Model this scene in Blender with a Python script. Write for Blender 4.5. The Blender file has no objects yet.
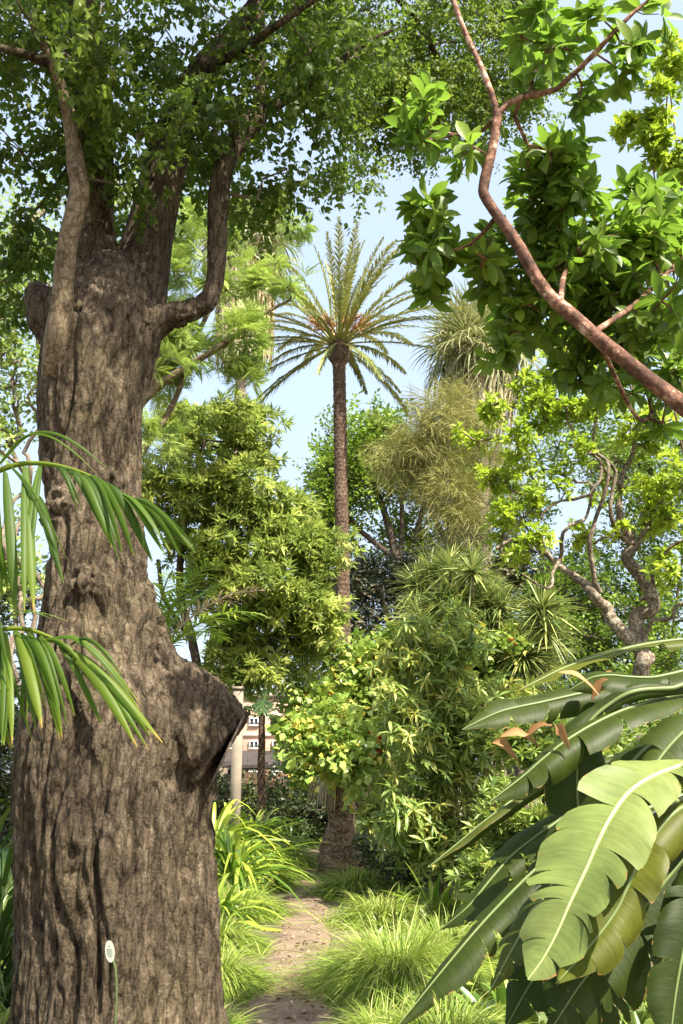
import bpy, math, random
import numpy as np
from mathutils import Vector, noise
R = math.radians
PI = math.pi
random.seed(5)
rng = np.random.default_rng(11)
SC = bpy.context.scene
COL = SC.collection

# ------------------------------------------------------------------ camera
F = 1000.0
HZ = 785.0
TH = math.atan((HZ - 512) / F)
CAM = np.array([0, 0, 1.6])
def ray(px, py):
    dx = px - 341.5; dy = 512 - py
    return np.array([dx, F * math.cos(TH) - dy * math.sin(TH), F * math.sin(TH) + dy * math.cos(TH)])
def at(px, py, Y):
    d = ray(px, py)
    return CAM + d * (Y / d[1])
def pxs(py, Y):
    return Y / ray(341, py)[1]
def gp(px, py, z=0.0):
    d = ray(px, py)
    return CAM + d * ((z - 1.6) / d[2])

cam = bpy.data.objects.new('camera', bpy.data.cameras.new('camera'))
COL.objects.link(cam)
cam.location = CAM
cam.rotation_euler = (PI / 2 + TH, 0, 0)
cam.data.sensor_fit = 'VERTICAL'; cam.data.sensor_height = 36
cam.data.lens = 36 * F / 1024
cam.data.clip_end = 3000; cam.data.clip_start = 0.05
SC.camera = cam

# ------------------------------------------------------------------ light
to_sun = Vector((0.38, -0.46, 0.80)).normalized()
el = math.asin(to_sun.z); az = math.atan2(to_sun.x, to_sun.y)
W = bpy.data.worlds.new('World'); SC.world = W; W.use_nodes = True
nt = W.node_tree
bg = nt.nodes['Background']
sky = nt.nodes.new('ShaderNodeTexSky'); sky.sky_type = 'NISHITA'; sky.sun_disc = False
sky.sun_elevation = el; sky.sun_rotation = az
sky.dust_density = 4.5; sky.air_density = 1.0; sky.ozone_density = 1.0
hz_ = nt.nodes.new('ShaderNodeMixRGB'); hz_.inputs[0].default_value = 0.62; hz_.inputs[2].default_value = (1.75, 2.05, 2.35, 1)   # thin high haze over the whole sky
nt.links.new(sky.outputs[0], hz_.inputs[1]); nt.links.new(hz_.outputs[0], bg.inputs[0]); bg.inputs[1].default_value = 0.15
sl = bpy.data.lights.new('sun', 'SUN'); so = bpy.data.objects.new('sun', sl); COL.objects.link(so)
sl.energy = 4.6; sl.angle = R(0.5); sl.color = (1.0, 0.93, 0.78)
so.rotation_euler = to_sun.to_track_quat('Z', 'Y').to_euler()
SC.view_settings.view_transform = 'Standard'; SC.view_settings.look = 'None'
SC.view_settings.exposure = 1.7; SC.view_settings.gamma = 1
SC.cycles.max_bounces = 7; SC.cycles.diffuse_bounces = 4; SC.cycles.transmission_bounces = 5
SC.cycles.glossy_bounces = 2
SC.cycles.use_denoising = True

# ------------------------------------------------------------------ materials
def nmat(name):
    m = bpy.data.materials.new(name); m.use_nodes = True
    n = m.node_tree
    return m, n, n.nodes['Principled BSDF'], n.nodes['Material Output']
def node(n, t, **k):
    o = n.nodes.new(t)
    for a, v in k.items(): setattr(o, a, v)
    return o
def ramp(n, fac, stops):
    r = node(n, 'ShaderNodeValToRGB'); e = r.color_ramp.elements
    while len(e) < len(stops): e.new(0.5)
    for i, (p, c) in enumerate(stops):
        e[i].position = p; e[i].color = (*c, 1)
    n.links.new(fac, r.inputs[0]); return r.outputs[0]
def leafmat(name, stops, tr=(0.25, 0.35, 0.04), w=0.35, rough=0.45, spec=0.5, veins=None):
    """stops: colour ramp over each leaf's own tone"""
    m, n, b, out = nmat(name); L = n.links
    a = node(n, 'ShaderNodeAttribute', attribute_name='tone')
    nz = node(n, 'ShaderNodeTexNoise'); nz.inputs['Scale'].default_value = 1.3
    g = node(n, 'ShaderNodeNewGeometry'); L.new(g.outputs['Position'], nz.inputs['Vector'])
    ad = node(n, 'ShaderNodeMath', operation='MULTIPLY_ADD'); L.new(nz.outputs[0], ad.inputs[0])
    ad.inputs[1].default_value = 0.5; L.new(a.outputs['Fac'], ad.inputs[2])
    sb = node(n, 'ShaderNodeMath', operation='SUBTRACT'); L.new(ad.outputs[0], sb.inputs[0]); sb.inputs[1].default_value = 0.25
    c = ramp(n, sb.outputs[0], stops)
    if veins:
        at_ = node(n, 'ShaderNodeAttribute', attribute_name='lc')
        sx = node(n, 'ShaderNodeSeparateXYZ'); L.new(at_.outputs['Vector'], sx.inputs[0])
        cb_ = node(n, 'ShaderNodeMapping'); cb_.inputs['Scale'].default_value = (veins / 14, 1.2, 1); L.new(at_.outputs['Vector'], cb_.inputs[0])
        sn = node(n, 'ShaderNodeTexNoise'); sn.inputs['Scale'].default_value = 1; sn.inputs['Detail'].default_value = 4; sn.inputs['Roughness'].default_value = .7; L.new(cb_.outputs[0], sn.inputs['Vector'])
        n2 = node(n, 'ShaderNodeTexNoise'); n2.inputs['Scale'].default_value = 9; L.new(g.outputs['Position'], n2.inputs['Vector'])
        mm = node(n, 'ShaderNodeMath', operation='MULTIPLY_ADD'); L.new(sn.outputs[0], mm.inputs[0]); mm.inputs[1].default_value = 1.2; L.new(n2.outputs[0], mm.inputs[2])
        hs = node(n, 'ShaderNodeHueSaturation'); L.new(c, hs.inputs['Color'])
        vv = node(n, 'ShaderNodeMapRange'); L.new(mm.outputs[0], vv.inputs[0])
        vv.inputs[1].default_value = .7; vv.inputs[2].default_value = 1.5; vv.inputs[3].default_value = 0.7; vv.inputs[4].default_value = 1.35
        L.new(vv.outputs[0], hs.inputs['Value'])
        # dry brown rim on the outer edge and at tears
        rm = node(n, 'ShaderNodeMapRange'); L.new(sx.outputs[1], rm.inputs[0]); rm.inputs[1].default_value = 0.97; rm.inputs[2].default_value = 0.99
        n3 = node(n, 'ShaderNodeTexNoise'); n3.inputs['Scale'].default_value = 30; L.new(g.outputs['Position'], n3.inputs['Vector'])
        r3 = node(n, 'ShaderNodeMapRange'); L.new(n3.outputs[0], r3.inputs[0]); r3.inputs[1].default_value = 0.52; r3.inputs[2].default_value = 0.64
        ml = node(n, 'ShaderNodeMath', operation='MULTIPLY'); L.new(rm.outputs[0], ml.inputs[0]); L.new(r3.outputs[0], ml.inputs[1])
        mx = node(n, 'ShaderNodeMixRGB'); L.new(ml.outputs[0], mx.inputs[0]); L.new(hs.outputs[0], mx.inputs[1]); mx.inputs[2].default_value = (0.32, 0.17, 0.06, 1)
        c = mx.outputs[0]
        bp = node(n, 'ShaderNodeBump'); bp.inputs['Strength'].default_value = 0.5; bp.inputs['Distance'].default_value = 0.004
        L.new(sn.outputs[0], bp.inputs['Height']); L.new(bp.outputs[0], b.inputs['Normal'])
    L.new(c, b.inputs['Base Color']); b.inputs['Roughness'].default_value = rough
    b.inputs['Specular IOR Level'].default_value = spec
    t = node(n, 'ShaderNodeBsdfTranslucent')
    mt = node(n, 'ShaderNodeMixRGB', blend_type='MIX'); mt.inputs[0].default_value = 0.55
    L.new(c, mt.inputs[1]); mt.inputs[2].default_value = (*tr, 1); L.new(mt.outputs[0], t.inputs[0])
    mix = node(n, 'ShaderNodeMixShader'); mix.inputs[0].default_value = w
    L.new(b.outputs[0], mix.inputs[1]); L.new(t.outputs[0], mix.inputs[2]); L.new(mix.outputs[0], out.inputs[0])
    return m
def barkmat(name, stops, sx=(14, 14, 3), fine=60, bump=0.7, dist=0.02, rough=0.9, crack=0.35, plates=0, age=None):
    m, n, b, out = nmat(name); L = n.links
    tc = node(n, 'ShaderNodeNewGeometry')
    mp = node(n, 'ShaderNodeMapping'); mp.inputs['Scale'].default_value = sx; L.new(tc.outputs['Position'], mp.inputs[0])
    v = node(n, 'ShaderNodeTexNoise'); v.inputs['Scale'].default_value = 0.9; v.inputs['Detail'].default_value = 9; v.inputs['Roughness'].default_value = 0.68; v.inputs['Distortion'].default_value = 0.1
    L.new(mp.outputs[0], v.inputs['Vector'])
    f = node(n, 'ShaderNodeTexNoise'); f.inputs['Scale'].default_value = 2.2; f.inputs['Detail'].default_value = 4; f.inputs['Distortion'].default_value = 0.15
    L.new(mp.outputs[0], f.inputs['Vector'])
    s1 = node(n, 'ShaderNodeMath', operation='SUBTRACT'); L.new(f.outputs[0], s1.inputs[0]); s1.inputs[1].default_value = 0.5
    s2 = node(n, 'ShaderNodeMath', operation='ABSOLUTE'); L.new(s1.outputs[0], s2.inputs[0])
    fr = node(n, 'ShaderNodeMapRange'); L.new(s2.outputs[0], fr.inputs[0]); fr.inputs[2].default_value = 0.07; fr.inputs[3].default_value = -crack; fr.inputs[4].default_value = 0
    if plates:
        wd = node(n, 'ShaderNodeTexNoise'); wd.inputs['Scale'].default_value = 0.7; wd.inputs['Detail'].default_value = 4; L.new(mp.outputs[0], wd.inputs['Vector'])
        ws = node(n, 'ShaderNodeVectorMath', operation='SCALE'); ws.inputs['Scale'].default_value = 1.6; L.new(wd.outputs['Color'], ws.inputs[0])
        wa = node(n, 'ShaderNodeVectorMath', operation='ADD'); L.new(mp.outputs[0], wa.inputs[0]); L.new(ws.outputs[0], wa.inputs[1])
        vo = node(n, 'ShaderNodeTexVoronoi', feature='DISTANCE_TO_EDGE'); vo.inputs['Scale'].default_value = plates; L.new(wa.outputs[0], vo.inputs['Vector'])
        L.new(vo.outputs['Distance'], fr.inputs[0]); fr.inputs[2].default_value = 0.13
    fn = node(n, 'ShaderNodeTexNoise'); fn.inputs['Scale'].default_value = fine; fn.inputs['Detail'].default_value = 6; fn.inputs['Roughness'].default_value = 0.7; L.new(tc.outputs['Position'], fn.inputs['Vector'])
    big_ = node(n, 'ShaderNodeTexNoise'); big_.inputs['Scale'].default_value = 1.6; big_.inputs['Detail'].default_value = 3; L.new(tc.outputs['Position'], big_.inputs['Vector'])
    h = node(n, 'ShaderNodeMath', operation='ADD'); L.new(fr.outputs[0], h.inputs[0]); L.new(v.outputs[0], h.inputs[1])
    h2 = node(n, 'ShaderNodeMath', operation='MULTIPLY_ADD'); L.new(fn.outputs[0], h2.inputs[0]); h2.inputs[1].default_value = 0.8; L.new(h.outputs[0], h2.inputs[2])
    h3 = node(n, 'ShaderNodeMath', operation='MULTIPLY_ADD'); L.new(big_.outputs[0], h3.inputs[0]); h3.inputs[1].default_value = 0.5; L.new(h2.outputs[0], h3.inputs[2])
    mr = node(n, 'ShaderNodeMapRange'); L.new(h3.outputs[0], mr.inputs[0]); mr.inputs[1].default_value = 0.75; mr.inputs[2].default_value = 1.46
    c = ramp(n, mr.outputs[0], stops)
    if age:
        an = node(n, 'ShaderNodeTexNoise'); an.inputs['Scale'].default_value = 2.3; an.inputs['Detail'].default_value = 7; an.inputs['Roughness'].default_value = .65; L.new(tc.outputs['Position'], an.inputs['Vector'])
        am = node(n, 'ShaderNodeMapRange'); L.new(an.outputs[0], am.inputs[0]); am.inputs[1].default_value = .48; am.inputs[2].default_value = .66; am.inputs[4].default_value = .6
        ax_ = node(n, 'ShaderNodeMixRGB', blend_type='MULTIPLY'); L.new(am.outputs[0], ax_.inputs[0]); L.new(c, ax_.inputs[1]); ax_.inputs[2].default_value = (*age, 1); c = ax_.outputs[0]
    L.new(c, b.inputs['Base Color']); b.inputs['Roughness'].default_value = rough; b.inputs['Specular IOR Level'].default_value = 0.15
    bp = node(n, 'ShaderNodeBump'); bp.inputs['Strength'].default_value = bump; bp.inputs['Distance'].default_value = dist
    L.new(h2.outputs[0], bp.inputs['Height']); L.new(bp.outputs[0], b.inputs['Normal'])
    return m
def plain(name, col, rough=0.7, nscale=8, var=0.25, bump=0.1, spec=0.3):
    m, n, b, out = nmat(name); L = n.links
    g = node(n, 'ShaderNodeNewGeometry'); z = node(n, 'ShaderNodeTexNoise'); z.inputs['Scale'].default_value = nscale; z.inputs['Detail'].default_value = 6
    L.new(g.outputs['Position'], z.inputs['Vector'])
    c = ramp(n, z.outputs[0], [(0.25, tuple(x * (1 - var) for x in col)), (0.75, tuple(min(1, x * (1 + var)) for x in col))])
    L.new(c, b.inputs['Base Color']); b.inputs['Roughness'].default_value = rough; b.inputs['Specular IOR Level'].default_value = spec
    bp = node(n, 'ShaderNodeBump'); bp.inputs['Strength'].default_value = bump; L.new(z.outputs[0], bp.inputs['Height']); L.new(bp.outputs[0], b.inputs['Normal'])
    return m

M = {}
M['kur'] = leafmat('broad_leaf_green', [(0, (0.0306, 0.0572, 0.0102)), (0.5, (0.0696, 0.114, 0.0169)), (1, (0.18, 0.229, 0.0339))], (0.24, 0.38, 0.04), 0.45, 0.5, 0.25)
M['gloss'] = leafmat('glossy_leaf_green', [(0, (0.0447, 0.0807, 0.0129)), (0.55, (0.112, 0.178, 0.0236)), (1, (0.224, 0.308, 0.0374))], (0.28, 0.50, 0.05), 0.46, 0.4, 0.35)
M['lance'] = leafmat('lance_leaf_green', [(0, (0.093, 0.137, 0.0326)), (0.5, (0.209, 0.273, 0.0521)), (1, (0.443, 0.474, 0.117))], (0.35, 0.48, 0.09), 0.42, 0.5, 0.4)
M['feather'] = leafmat('feathery_leaf_green', [(0, (0.137, 0.208, 0.0538)), (0.5, (0.272, 0.361, 0.0807)), (1, (0.467, 0.552, 0.135))], (0.25, 0.38, 0.06), 0.4, 0.5)
M['round'] = leafmat('round_tree_green', [(0, (0.0693, 0.116, 0.0158)), (0.5, (0.158, 0.248, 0.0264)), (1, (0.317, 0.43, 0.0462))], (0.2, 0.34, 0.03), 0.35, 0.5)
M['casu'] = leafmat('wispy_olive', [(0, (0.119, 0.119, 0.033)), (0.5, (0.224, 0.224, 0.0594)), (1, (0.37, 0.356, 0.106))], (0.25, 0.25, 0.06), 0.3, 0.6)
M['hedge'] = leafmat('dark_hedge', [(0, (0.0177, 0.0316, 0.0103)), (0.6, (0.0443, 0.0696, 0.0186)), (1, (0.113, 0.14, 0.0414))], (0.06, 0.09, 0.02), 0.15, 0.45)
M['petal'] = leafmat('cream_petal', [(0, (0.3, 0.25, 0.16)), (0.5, (0.5, 0.45, 0.32)), (1, (0.6, 0.58, 0.45))], (0.6, 0.5, 0.3), 0.2, 0.6)
M['lime'] = leafmat('lime_leaf', [(0, (0.114, 0.194, 0.0198)), (0.5, (0.278, 0.399, 0.0297)), (1, (0.481, 0.581, 0.0594))], (0.4, 0.55, 0.04), 0.45, 0.5)
M['yel'] = leafmat('yellow_green_leaf', [(0, (0.051, 0.095, 0.019)), (0.45, (0.17, 0.266, 0.0522)), (0.8, (0.34, 0.427, 0.114)), (1, (0.493, 0.456, 0.114))], (0.42, 0.5, 0.08), 0.33, 0.45)
M['hib'] = leafmat('soft_round_leaf', [(0, (0.093, 0.172, 0.0257)), (0.5, (0.242, 0.361, 0.0644)), (0.9, (0.502, 0.583, 0.142)), (1, (0.781, 0.618, 0.116))], (0.3, 0.4, 0.06), 0.35, 0.4)
M['grass'] = leafmat('tussock_green', [(0, (0.0648, 0.123, 0.0144)), (0.5, (0.186, 0.284, 0.0324)), (0.9, (0.34, 0.425, 0.072)), (1, (0.405, 0.406, 0.144))], (0.4, 0.48, 0.07), 0.35, 0.5)
M['strap'] = leafmat('strap_leaf_green', [(0, (0.045, 0.104, 0.0108)), (0.6, (0.12, 0.208, 0.0225)), (1, (0.36, 0.416, 0.054))], (0.2, 0.38, 0.03), 0.3, 0.35, 0.5)
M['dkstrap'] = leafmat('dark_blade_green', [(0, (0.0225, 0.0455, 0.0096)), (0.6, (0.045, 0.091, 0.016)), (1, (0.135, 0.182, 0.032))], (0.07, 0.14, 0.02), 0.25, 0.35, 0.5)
M['spiky'] = leafmat('spiky_grey_green', [(0, (0.0676, 0.109, 0.0293)), (0.5, (0.169, 0.234, 0.0585)), (1, (0.507, 0.515, 0.164))], (0.2, 0.26, 0.07), 0.22, 0.4, 0.6)
M['datef'] = leafmat('date_frond_olive', [(0, (0.0845, 0.108, 0.0289)), (0.5, (0.211, 0.246, 0.0625)), (1, (0.423, 0.404, 0.106))], (0.25, 0.25, 0.07), 0.22, 0.45)
M['fanl'] = leafmat('fan_leaf_green', [(0, (0.103, 0.127, 0.0517)), (0.5, (0.241, 0.265, 0.103)), (1, (0.437, 0.414, 0.23))], (0.3, 0.32, 0.1), 0.3, 0.4)
M['dry'] = leafmat('dry_frond', [(0, (0.2, 0.13, 0.07)), (0.5, (0.38, 0.28, 0.17)), (1, (0.6, 0.5, 0.36))], (0.5, 0.35, 0.18), 0.25, 0.7)
M['skirt'] = leafmat('straw_skirt', [(0, (0.35, 0.27, 0.15)), (0.5, (0.5, 0.42, 0.26)), (1, (0.65, 0.57, 0.38))], (0.5, 0.4, 0.2), 0.3, 0.7)
M['orange'] = leafmat('orange_stalk', [(0, (0.42, 0.23, 0.08)), (1, (0.6, 0.38, 0.17))], (0.7, 0.35, 0.1), 0.2, 0.6)
M['flow'] = leafmat('red_flower', [(0, (0.25, 0.03, 0.02)), (1, (0.5, 0.07, 0.03))], (0.5, 0.05, 0.03), 0.2, 0.5)
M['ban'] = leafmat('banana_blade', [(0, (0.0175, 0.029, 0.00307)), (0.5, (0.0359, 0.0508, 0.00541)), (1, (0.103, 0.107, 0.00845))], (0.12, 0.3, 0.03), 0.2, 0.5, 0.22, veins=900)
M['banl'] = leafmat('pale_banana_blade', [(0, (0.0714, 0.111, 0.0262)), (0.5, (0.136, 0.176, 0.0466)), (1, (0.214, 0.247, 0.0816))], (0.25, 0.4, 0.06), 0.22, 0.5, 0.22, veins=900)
M['bandry'] = leafmat('withered_banana_blade', [(0, (0.22, 0.11, 0.04)), (1, (0.5, 0.3, 0.13))], (0.6, 0.3, 0.1), 0.25, 0.6, 0.3, veins=300)
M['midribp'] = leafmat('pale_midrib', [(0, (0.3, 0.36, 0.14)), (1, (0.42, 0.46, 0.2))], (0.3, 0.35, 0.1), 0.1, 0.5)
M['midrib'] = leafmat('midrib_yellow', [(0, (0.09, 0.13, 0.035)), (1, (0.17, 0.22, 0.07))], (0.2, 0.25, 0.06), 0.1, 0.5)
M['fore'] = leafmat('hanging_leaflet_green', [(0, (0.0294, 0.0621, 0.0047)), (0.5, (0.0672, 0.117, 0.0098)), (0.92, (0.168, 0.207, 0.0196)), (1, (0.336, 0.228, 0.047))], (0.2, 0.42, 0.03), 0.4, 0.5, 0.25)
M['litter'] = leafmat('fallen_leaf', [(0, (0.1, 0.06, 0.03)), (0.5, (0.25, 0.16, 0.09)), (1, (0.5, 0.4, 0.22))], (0.3, 0.2, 0.1), 0.1, 0.8)
M['cover'] = leafmat('ground_cover_green', [(0, (0.0429, 0.0792, 0.0149)), (0.5, (0.129, 0.185, 0.0297)), (1, (0.358, 0.396, 0.0792))], (0.2, 0.28, 0.04), 0.3, 0.5)
M['bark'] = barkmat('old_brown_bark', [(0, (0.013, 0.008, 0.005)), (0.3, (0.046, 0.034, 0.022)), (0.6, (0.105, 0.079, 0.054)), (0.8, (0.165, 0.127, 0.09)), (1, (0.33, 0.265, 0.19))], (19, 19, 5.5), 60, 0.9, 0.03, .92, .2, plates=.85, age=(.95, 1.0, .8))
M['barkp'] = barkmat('smooth_grey_brown_bark', [(0, (0.07, 0.05, 0.03)), (0.5, (0.16, 0.12, 0.075)), (1, (0.30, 0.24, 0.16))], (9, 9, 6), 40, 0.3, 0.008, 0.8)
M['barkg'] = barkmat('grey_bark', [(0, (0.08, 0.06, 0.045)), (0.5, (0.17, 0.135, 0.1)), (1, (0.34, 0.29, 0.23))], (12, 12, 5), 40, 0.5, 0.015)
M['barkd'] = barkmat('dark_stem', [(0, (0.03, 0.022, 0.016)), (0.5, (0.08, 0.06, 0.045)), (1, (0.16, 0.125, 0.1))], (10, 10, 5), 30, 0.4, 0.01)
M['barkw'] = barkmat('pale_twisted_bark', [(0, (0.06, 0.045, 0.033)), (0.5, (0.17, 0.135, 0.1)), (1, (0.46, 0.40, 0.31))], (5, 5, 5), 20, 0.4, 0.01)
M['barkr'] = barkmat('red_smooth_bark', [(0.2, (0.05, 0.028, 0.02)), (0.42, (0.10, 0.05, 0.034)), (0.56, (0.18, 0.09, 0.06)), (0.66, (0.26, 0.145, 0.1)), (0.78, (0.46, 0.34, 0.26))], (7, 7, 7), 22, 0.5, 0.008, 0.75, 0.12)
M['palmt'] = barkmat('palm_trunk_brown', [(0, (0.04, 0.026, 0.02)), (0.5, (0.13, 0.085, 0.06)), (1, (0.27, 0.19, 0.135))], (7, 7, 9), 20, 0.8, 0.05)
M['palms'] = barkmat('palm_stump_tan', [(0, (0.08, 0.05, 0.03)), (0.5, (0.25, 0.17, 0.11)), (1, (0.45, 0.34, 0.23))], (6, 6, 9), 20, 0.9, 0.05)
M['palmg'] = barkmat('palm_trunk_grey', [(0, (0.13, 0.10, 0.08)), (0.5, (0.28, 0.22, 0.17)), (1, (0.42, 0.35, 0.28))], (3, 3, 14), 20, 0.6, 0.03)
M['cutwood'] = barkmat('weathered_cut_wood', [(0, (0.07, 0.05, 0.04)), (0.5, (0.17, 0.13, 0.1)), (1, (0.3, 0.24, 0.18))], (20, 20, 20), 60, 0.5, 0.01)

# ------------------------------------------------------------------ mesh building
class MB:
    def __init__(s): s.V = []; s.T = []; s.L = []; s.Fq = []; s.Mi = []; s.n = 0
    def add(s, V, faces, tone=0.5, lc=None, mi=0):
        V = np.asarray(V, float).reshape(-1, 3); n = len(V)
        s.V.append(V); s.T.append(np.broadcast_to(np.asarray(tone, float), (n,)) if np.ndim(tone) == 0 else np.asarray(tone, float))
        s.L.append(np.zeros((n, 3)) if lc is None else lc)
        f = np.asarray(faces, int); s.Fq.append(f + s.n); s.Mi.append(np.full(len(f), mi)); s.n += n
        return s
    def build(s, name, mats, parent=None, smooth=True, origin=None):
        V = np.concatenate(s.V); T = np.concatenate(s.T); L = np.concatenate(s.L)
        if parent is not None and origin is None: origin = wloc(parent)
        if origin is not None: V = V - np.array(origin)
        me = bpy.data.meshes.new(name)
        me.vertices.add(len(V)); me.vertices.foreach_set('co', V.astype(np.float32).ravel())
        tot = np.concatenate([np.full(len(f), f.shape[1]) for f in s.Fq])
        idx = np.concatenate([f.ravel() for f in s.Fq])
        me.loops.add(len(idx)); me.loops.foreach_set('vertex_index', idx.astype(np.int32))
        me.polygons.add(len(tot)); st = np.concatenate([[0], np.cumsum(tot)[:-1]])
        me.polygons.foreach_set('loop_start', st.astype(np.int32))
        me.polygons.foreach_set('material_index', np.concatenate(s.Mi).astype(np.int32))
        me.update(calc_edges=True)
        me.polygons.foreach_set('use_smooth', np.full(len(tot), smooth))
        a = me.attributes.new('tone', 'FLOAT', 'POINT'); a.data.foreach_set('value', T.astype(np.float32))
        if any(x.any() for x in s.L):
            a = me.attributes.new('lc', 'FLOAT_VECTOR', 'POINT'); a.data.foreach_set('vector', L.astype(np.float32).ravel())
        for m in (mats if isinstance(mats, (list, tuple)) else [mats]): me.materials.append(m)
        o = bpy.data.objects.new(name, me); COL.objects.link(o)
        if parent is not None: o.parent = parent
        elif origin is not None: o.location = origin
        return o
def wloc(o):
    p = np.array(o.location)
    while o.parent: o = o.parent; p = p + np.array(o.location)
    return p
def thing(name, loc, label, cat, group=None):
    o = bpy.data.objects.new(name, None); COL.objects.link(o); o.location = loc; o.empty_display_size = 0.2
    return tag(o, label, cat, group)
def tag(o, label, cat, group=None, kind=None):
    if label: o['label'] = label
    if cat: o['category'] = cat
    if group: o['group'] = group
    if kind: o['kind'] = kind
    return o

def nrm(a): return a / np.maximum(np.linalg.norm(a, axis=-1, keepdims=True), 1e-9)
def spline(P, n):
    """Catmull-Rom through the rows of P (any number of columns)"""
    P = np.asarray(P, float)
    if len(P) < 3: return P[0] + (P[-1] - P[0]) * np.linspace(0, 1, n)[:, None]
    Q = np.vstack([2 * P[0] - P[1], P, 2 * P[-1] - P[-2]]); m = len(P) - 1
    t = np.linspace(0, m - 1e-6, n); i = t.astype(int); f = (t - i)[:, None]
    a, b, c, d = Q[i], Q[i + 1], Q[i + 2], Q[i + 3]
    return 0.5 * (2 * b + (c - a) * f + (2 * a - 5 * b + 4 * c - d) * f ** 2 + (3 * b - a - 3 * c + d) * f ** 3)
def frames(P):
    T = nrm(np.gradient(P, axis=0)); N = np.zeros_like(T)
    r = np.array([0, 0, 1.0]) if abs(T[0][2]) < 0.9 else np.array([0, -1.0, 0])
    for i in range(len(P)):
        r = r - T[i] * (r @ T[i]); r = r / max(np.linalg.norm(r), 1e-6); N[i] = r
    return T, N, np.cross(T, N)
def tube(mb, P, rad, k=8, rough=0.0, seg=None, tone=0.5, mi=0, cap=True, fr=6.0):
    P = np.asarray(P, float); rad = np.broadcast_to(np.asarray(rad, float), (len(P),))
    if seg:
        Q = spline(np.c_[P, rad], seg); P = Q[:, :3]; rad = np.maximum(Q[:, 3], 1e-4)
    T, N, B = frames(P); n = len(P)
    a = np.linspace(0, 2 * PI, k, endpoint=False)
    D = N[:, None] * np.cos(a)[None, :, None] + B[:, None] * np.sin(a)[None, :, None]
    rr = rad[:, None] * np.ones((n, k))
    V = P[:, None] + D * rr[..., None]
    if rough:
        for i in range(n):
            for j in range(k):
                v = Vector(V[i, j]) * fr
                V[i, j] += D[i, j] * rr[i, j] * rough * (noise.noise(v) + 0.5 * noise.noise(v * 2.3))
    i, j = np.meshgrid(np.arange(n - 1), np.arange(k), indexing='ij'); j2 = (j + 1) % k
    f = np.stack([i * k + j, i * k + j2, (i + 1) * k + j2, (i + 1) * k + j], -1).reshape(-1, 4)
    mb.add(V.reshape(-1, 3), f, tone, mi=mi)
    if cap:
        for e in (0, n - 1):
            c = np.vstack([V[e], P[e]]); jj = np.arange(k); 
            q = np.stack([jj, (jj + 1) % k, np.full(k, k)], -1)
            if e == 0: q = q[:, ::-1]
            mb.add(c, q, tone, mi=mi)
    return P
def prisms(mb, P0, P1, r0, r1, k=4, tone=0.5, mi=0):
    T = nrm(P1 - P0); ref = np.where(np.abs(T[:, 2:3]) < 0.9, np.array([[0, 0, 1.0]]), np.array([[1.0, 0, 0]]))
    N = nrm(np.cross(T, ref)); B = np.cross(T, N)
    a = np.linspace(0, 2 * PI, k, endpoint=False)
    D = N[:, None] * np.cos(a)[None, :, None] + B[:, None] * np.sin(a)[None, :, None]
    V = np.concatenate([P0[:, None] + D * r0[:, None, None], P1[:, None] + D * r1[:, None, None]], 1)
    j = np.arange(k); f = np.stack([j, (j + 1) % k, k + (j + 1) % k, k + j], -1)
    n = len(P0); f = (f[None] + (np.arange(n) * 2 * k)[:, None, None]).reshape(-1, 4)
    mb.add(V.reshape(-1, 3), f, tone, mi=mi)
def box(mb, c, s, mi=0, tone=0.5, rz=0):
    c = np.array(c, float); s = np.array(s, float) / 2
    v = np.array([[x, y, z] for x in (-1, 1) for y in (-1, 1) for z in (-1, 1)]) * s
    cs, sn = math.cos(rz), math.sin(rz)
    v = v @ np.array([[cs, sn, 0], [-sn, cs, 0], [0, 0, 1]]) + c
    mb.add(v, [[0, 1, 3, 2], [4, 6, 7, 5], [0, 4, 5, 1], [2, 3, 7, 6], [0, 2, 6, 4], [1, 5, 7, 3]], tone, mi=mi)

# ------------------------------------------------------------------ leaf templates: (V, F, tone) pointing along +x, upper side +z
def quadleaf(w, fold=0.1, droop=0.12, belly=0.45):
    return np.array([[0, 0, 0], [belly, w, fold], [1, 0, -droop], [belly, -w, fold]]), np.array([[0, 3, 2, 1]])
def fineleaf(w, fold=0.1, droop=0.2, n=4, prof='oval'):
    t = np.linspace(0, 1, n + 1)
    if prof == 'oval': ww = w * np.sin(PI * t ** 0.8) ** 0.8
    elif prof == 'obov': ww = w * np.sin(PI * t ** 1.25) ** 0.75
    elif prof == 'heart': ww = w * np.minimum(1, (t * 6 + .15)) * (1 - t) ** 0.75 * 1.25
    else: ww = w * np.sin(PI * t ** 0.6)
    ww[0] = 0.015; ww[-1] = 0.0
    z = -droop * t ** 2
    V = []
    for s in (-1, 0, 1): V.append(np.c_[t, s * ww, z + (fold * ww / max(w, 1e-3) if s else 0)])
    V = np.concatenate(V); m = n + 1; i = np.arange(n)
    f = np.concatenate([np.stack([i, i + 1, i + 1 + m, i + m], -1), np.stack([i + m, i + m + 1, i + 2 * m + 1, i + 2 * m], -1)])
    return V, f
def basis(D, up=(0, 0, 1), roll=None):
    X = nrm(np.asarray(D, float)); U = np.broadcast_to(np.asarray(up, float), X.shape)
    Z = U - (U * X).sum(-1, keepdims=True) * X
    bad = np.linalg.norm(Z, axis=-1) < 0.05
    Z = np.where(bad[:, None], np.cross(X, [1.0, 0.3, 0.2]), Z); Z = nrm(Z); Y = np.cross(Z, X)
    if roll is not None:
        c, s = np.cos(roll)[:, None], np.sin(roll)[:, None]
        Y, Z = Y * c + Z * s, Z * c - Y * s
    return np.stack([X, Y, Z], 1)       # rows = axes
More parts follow.
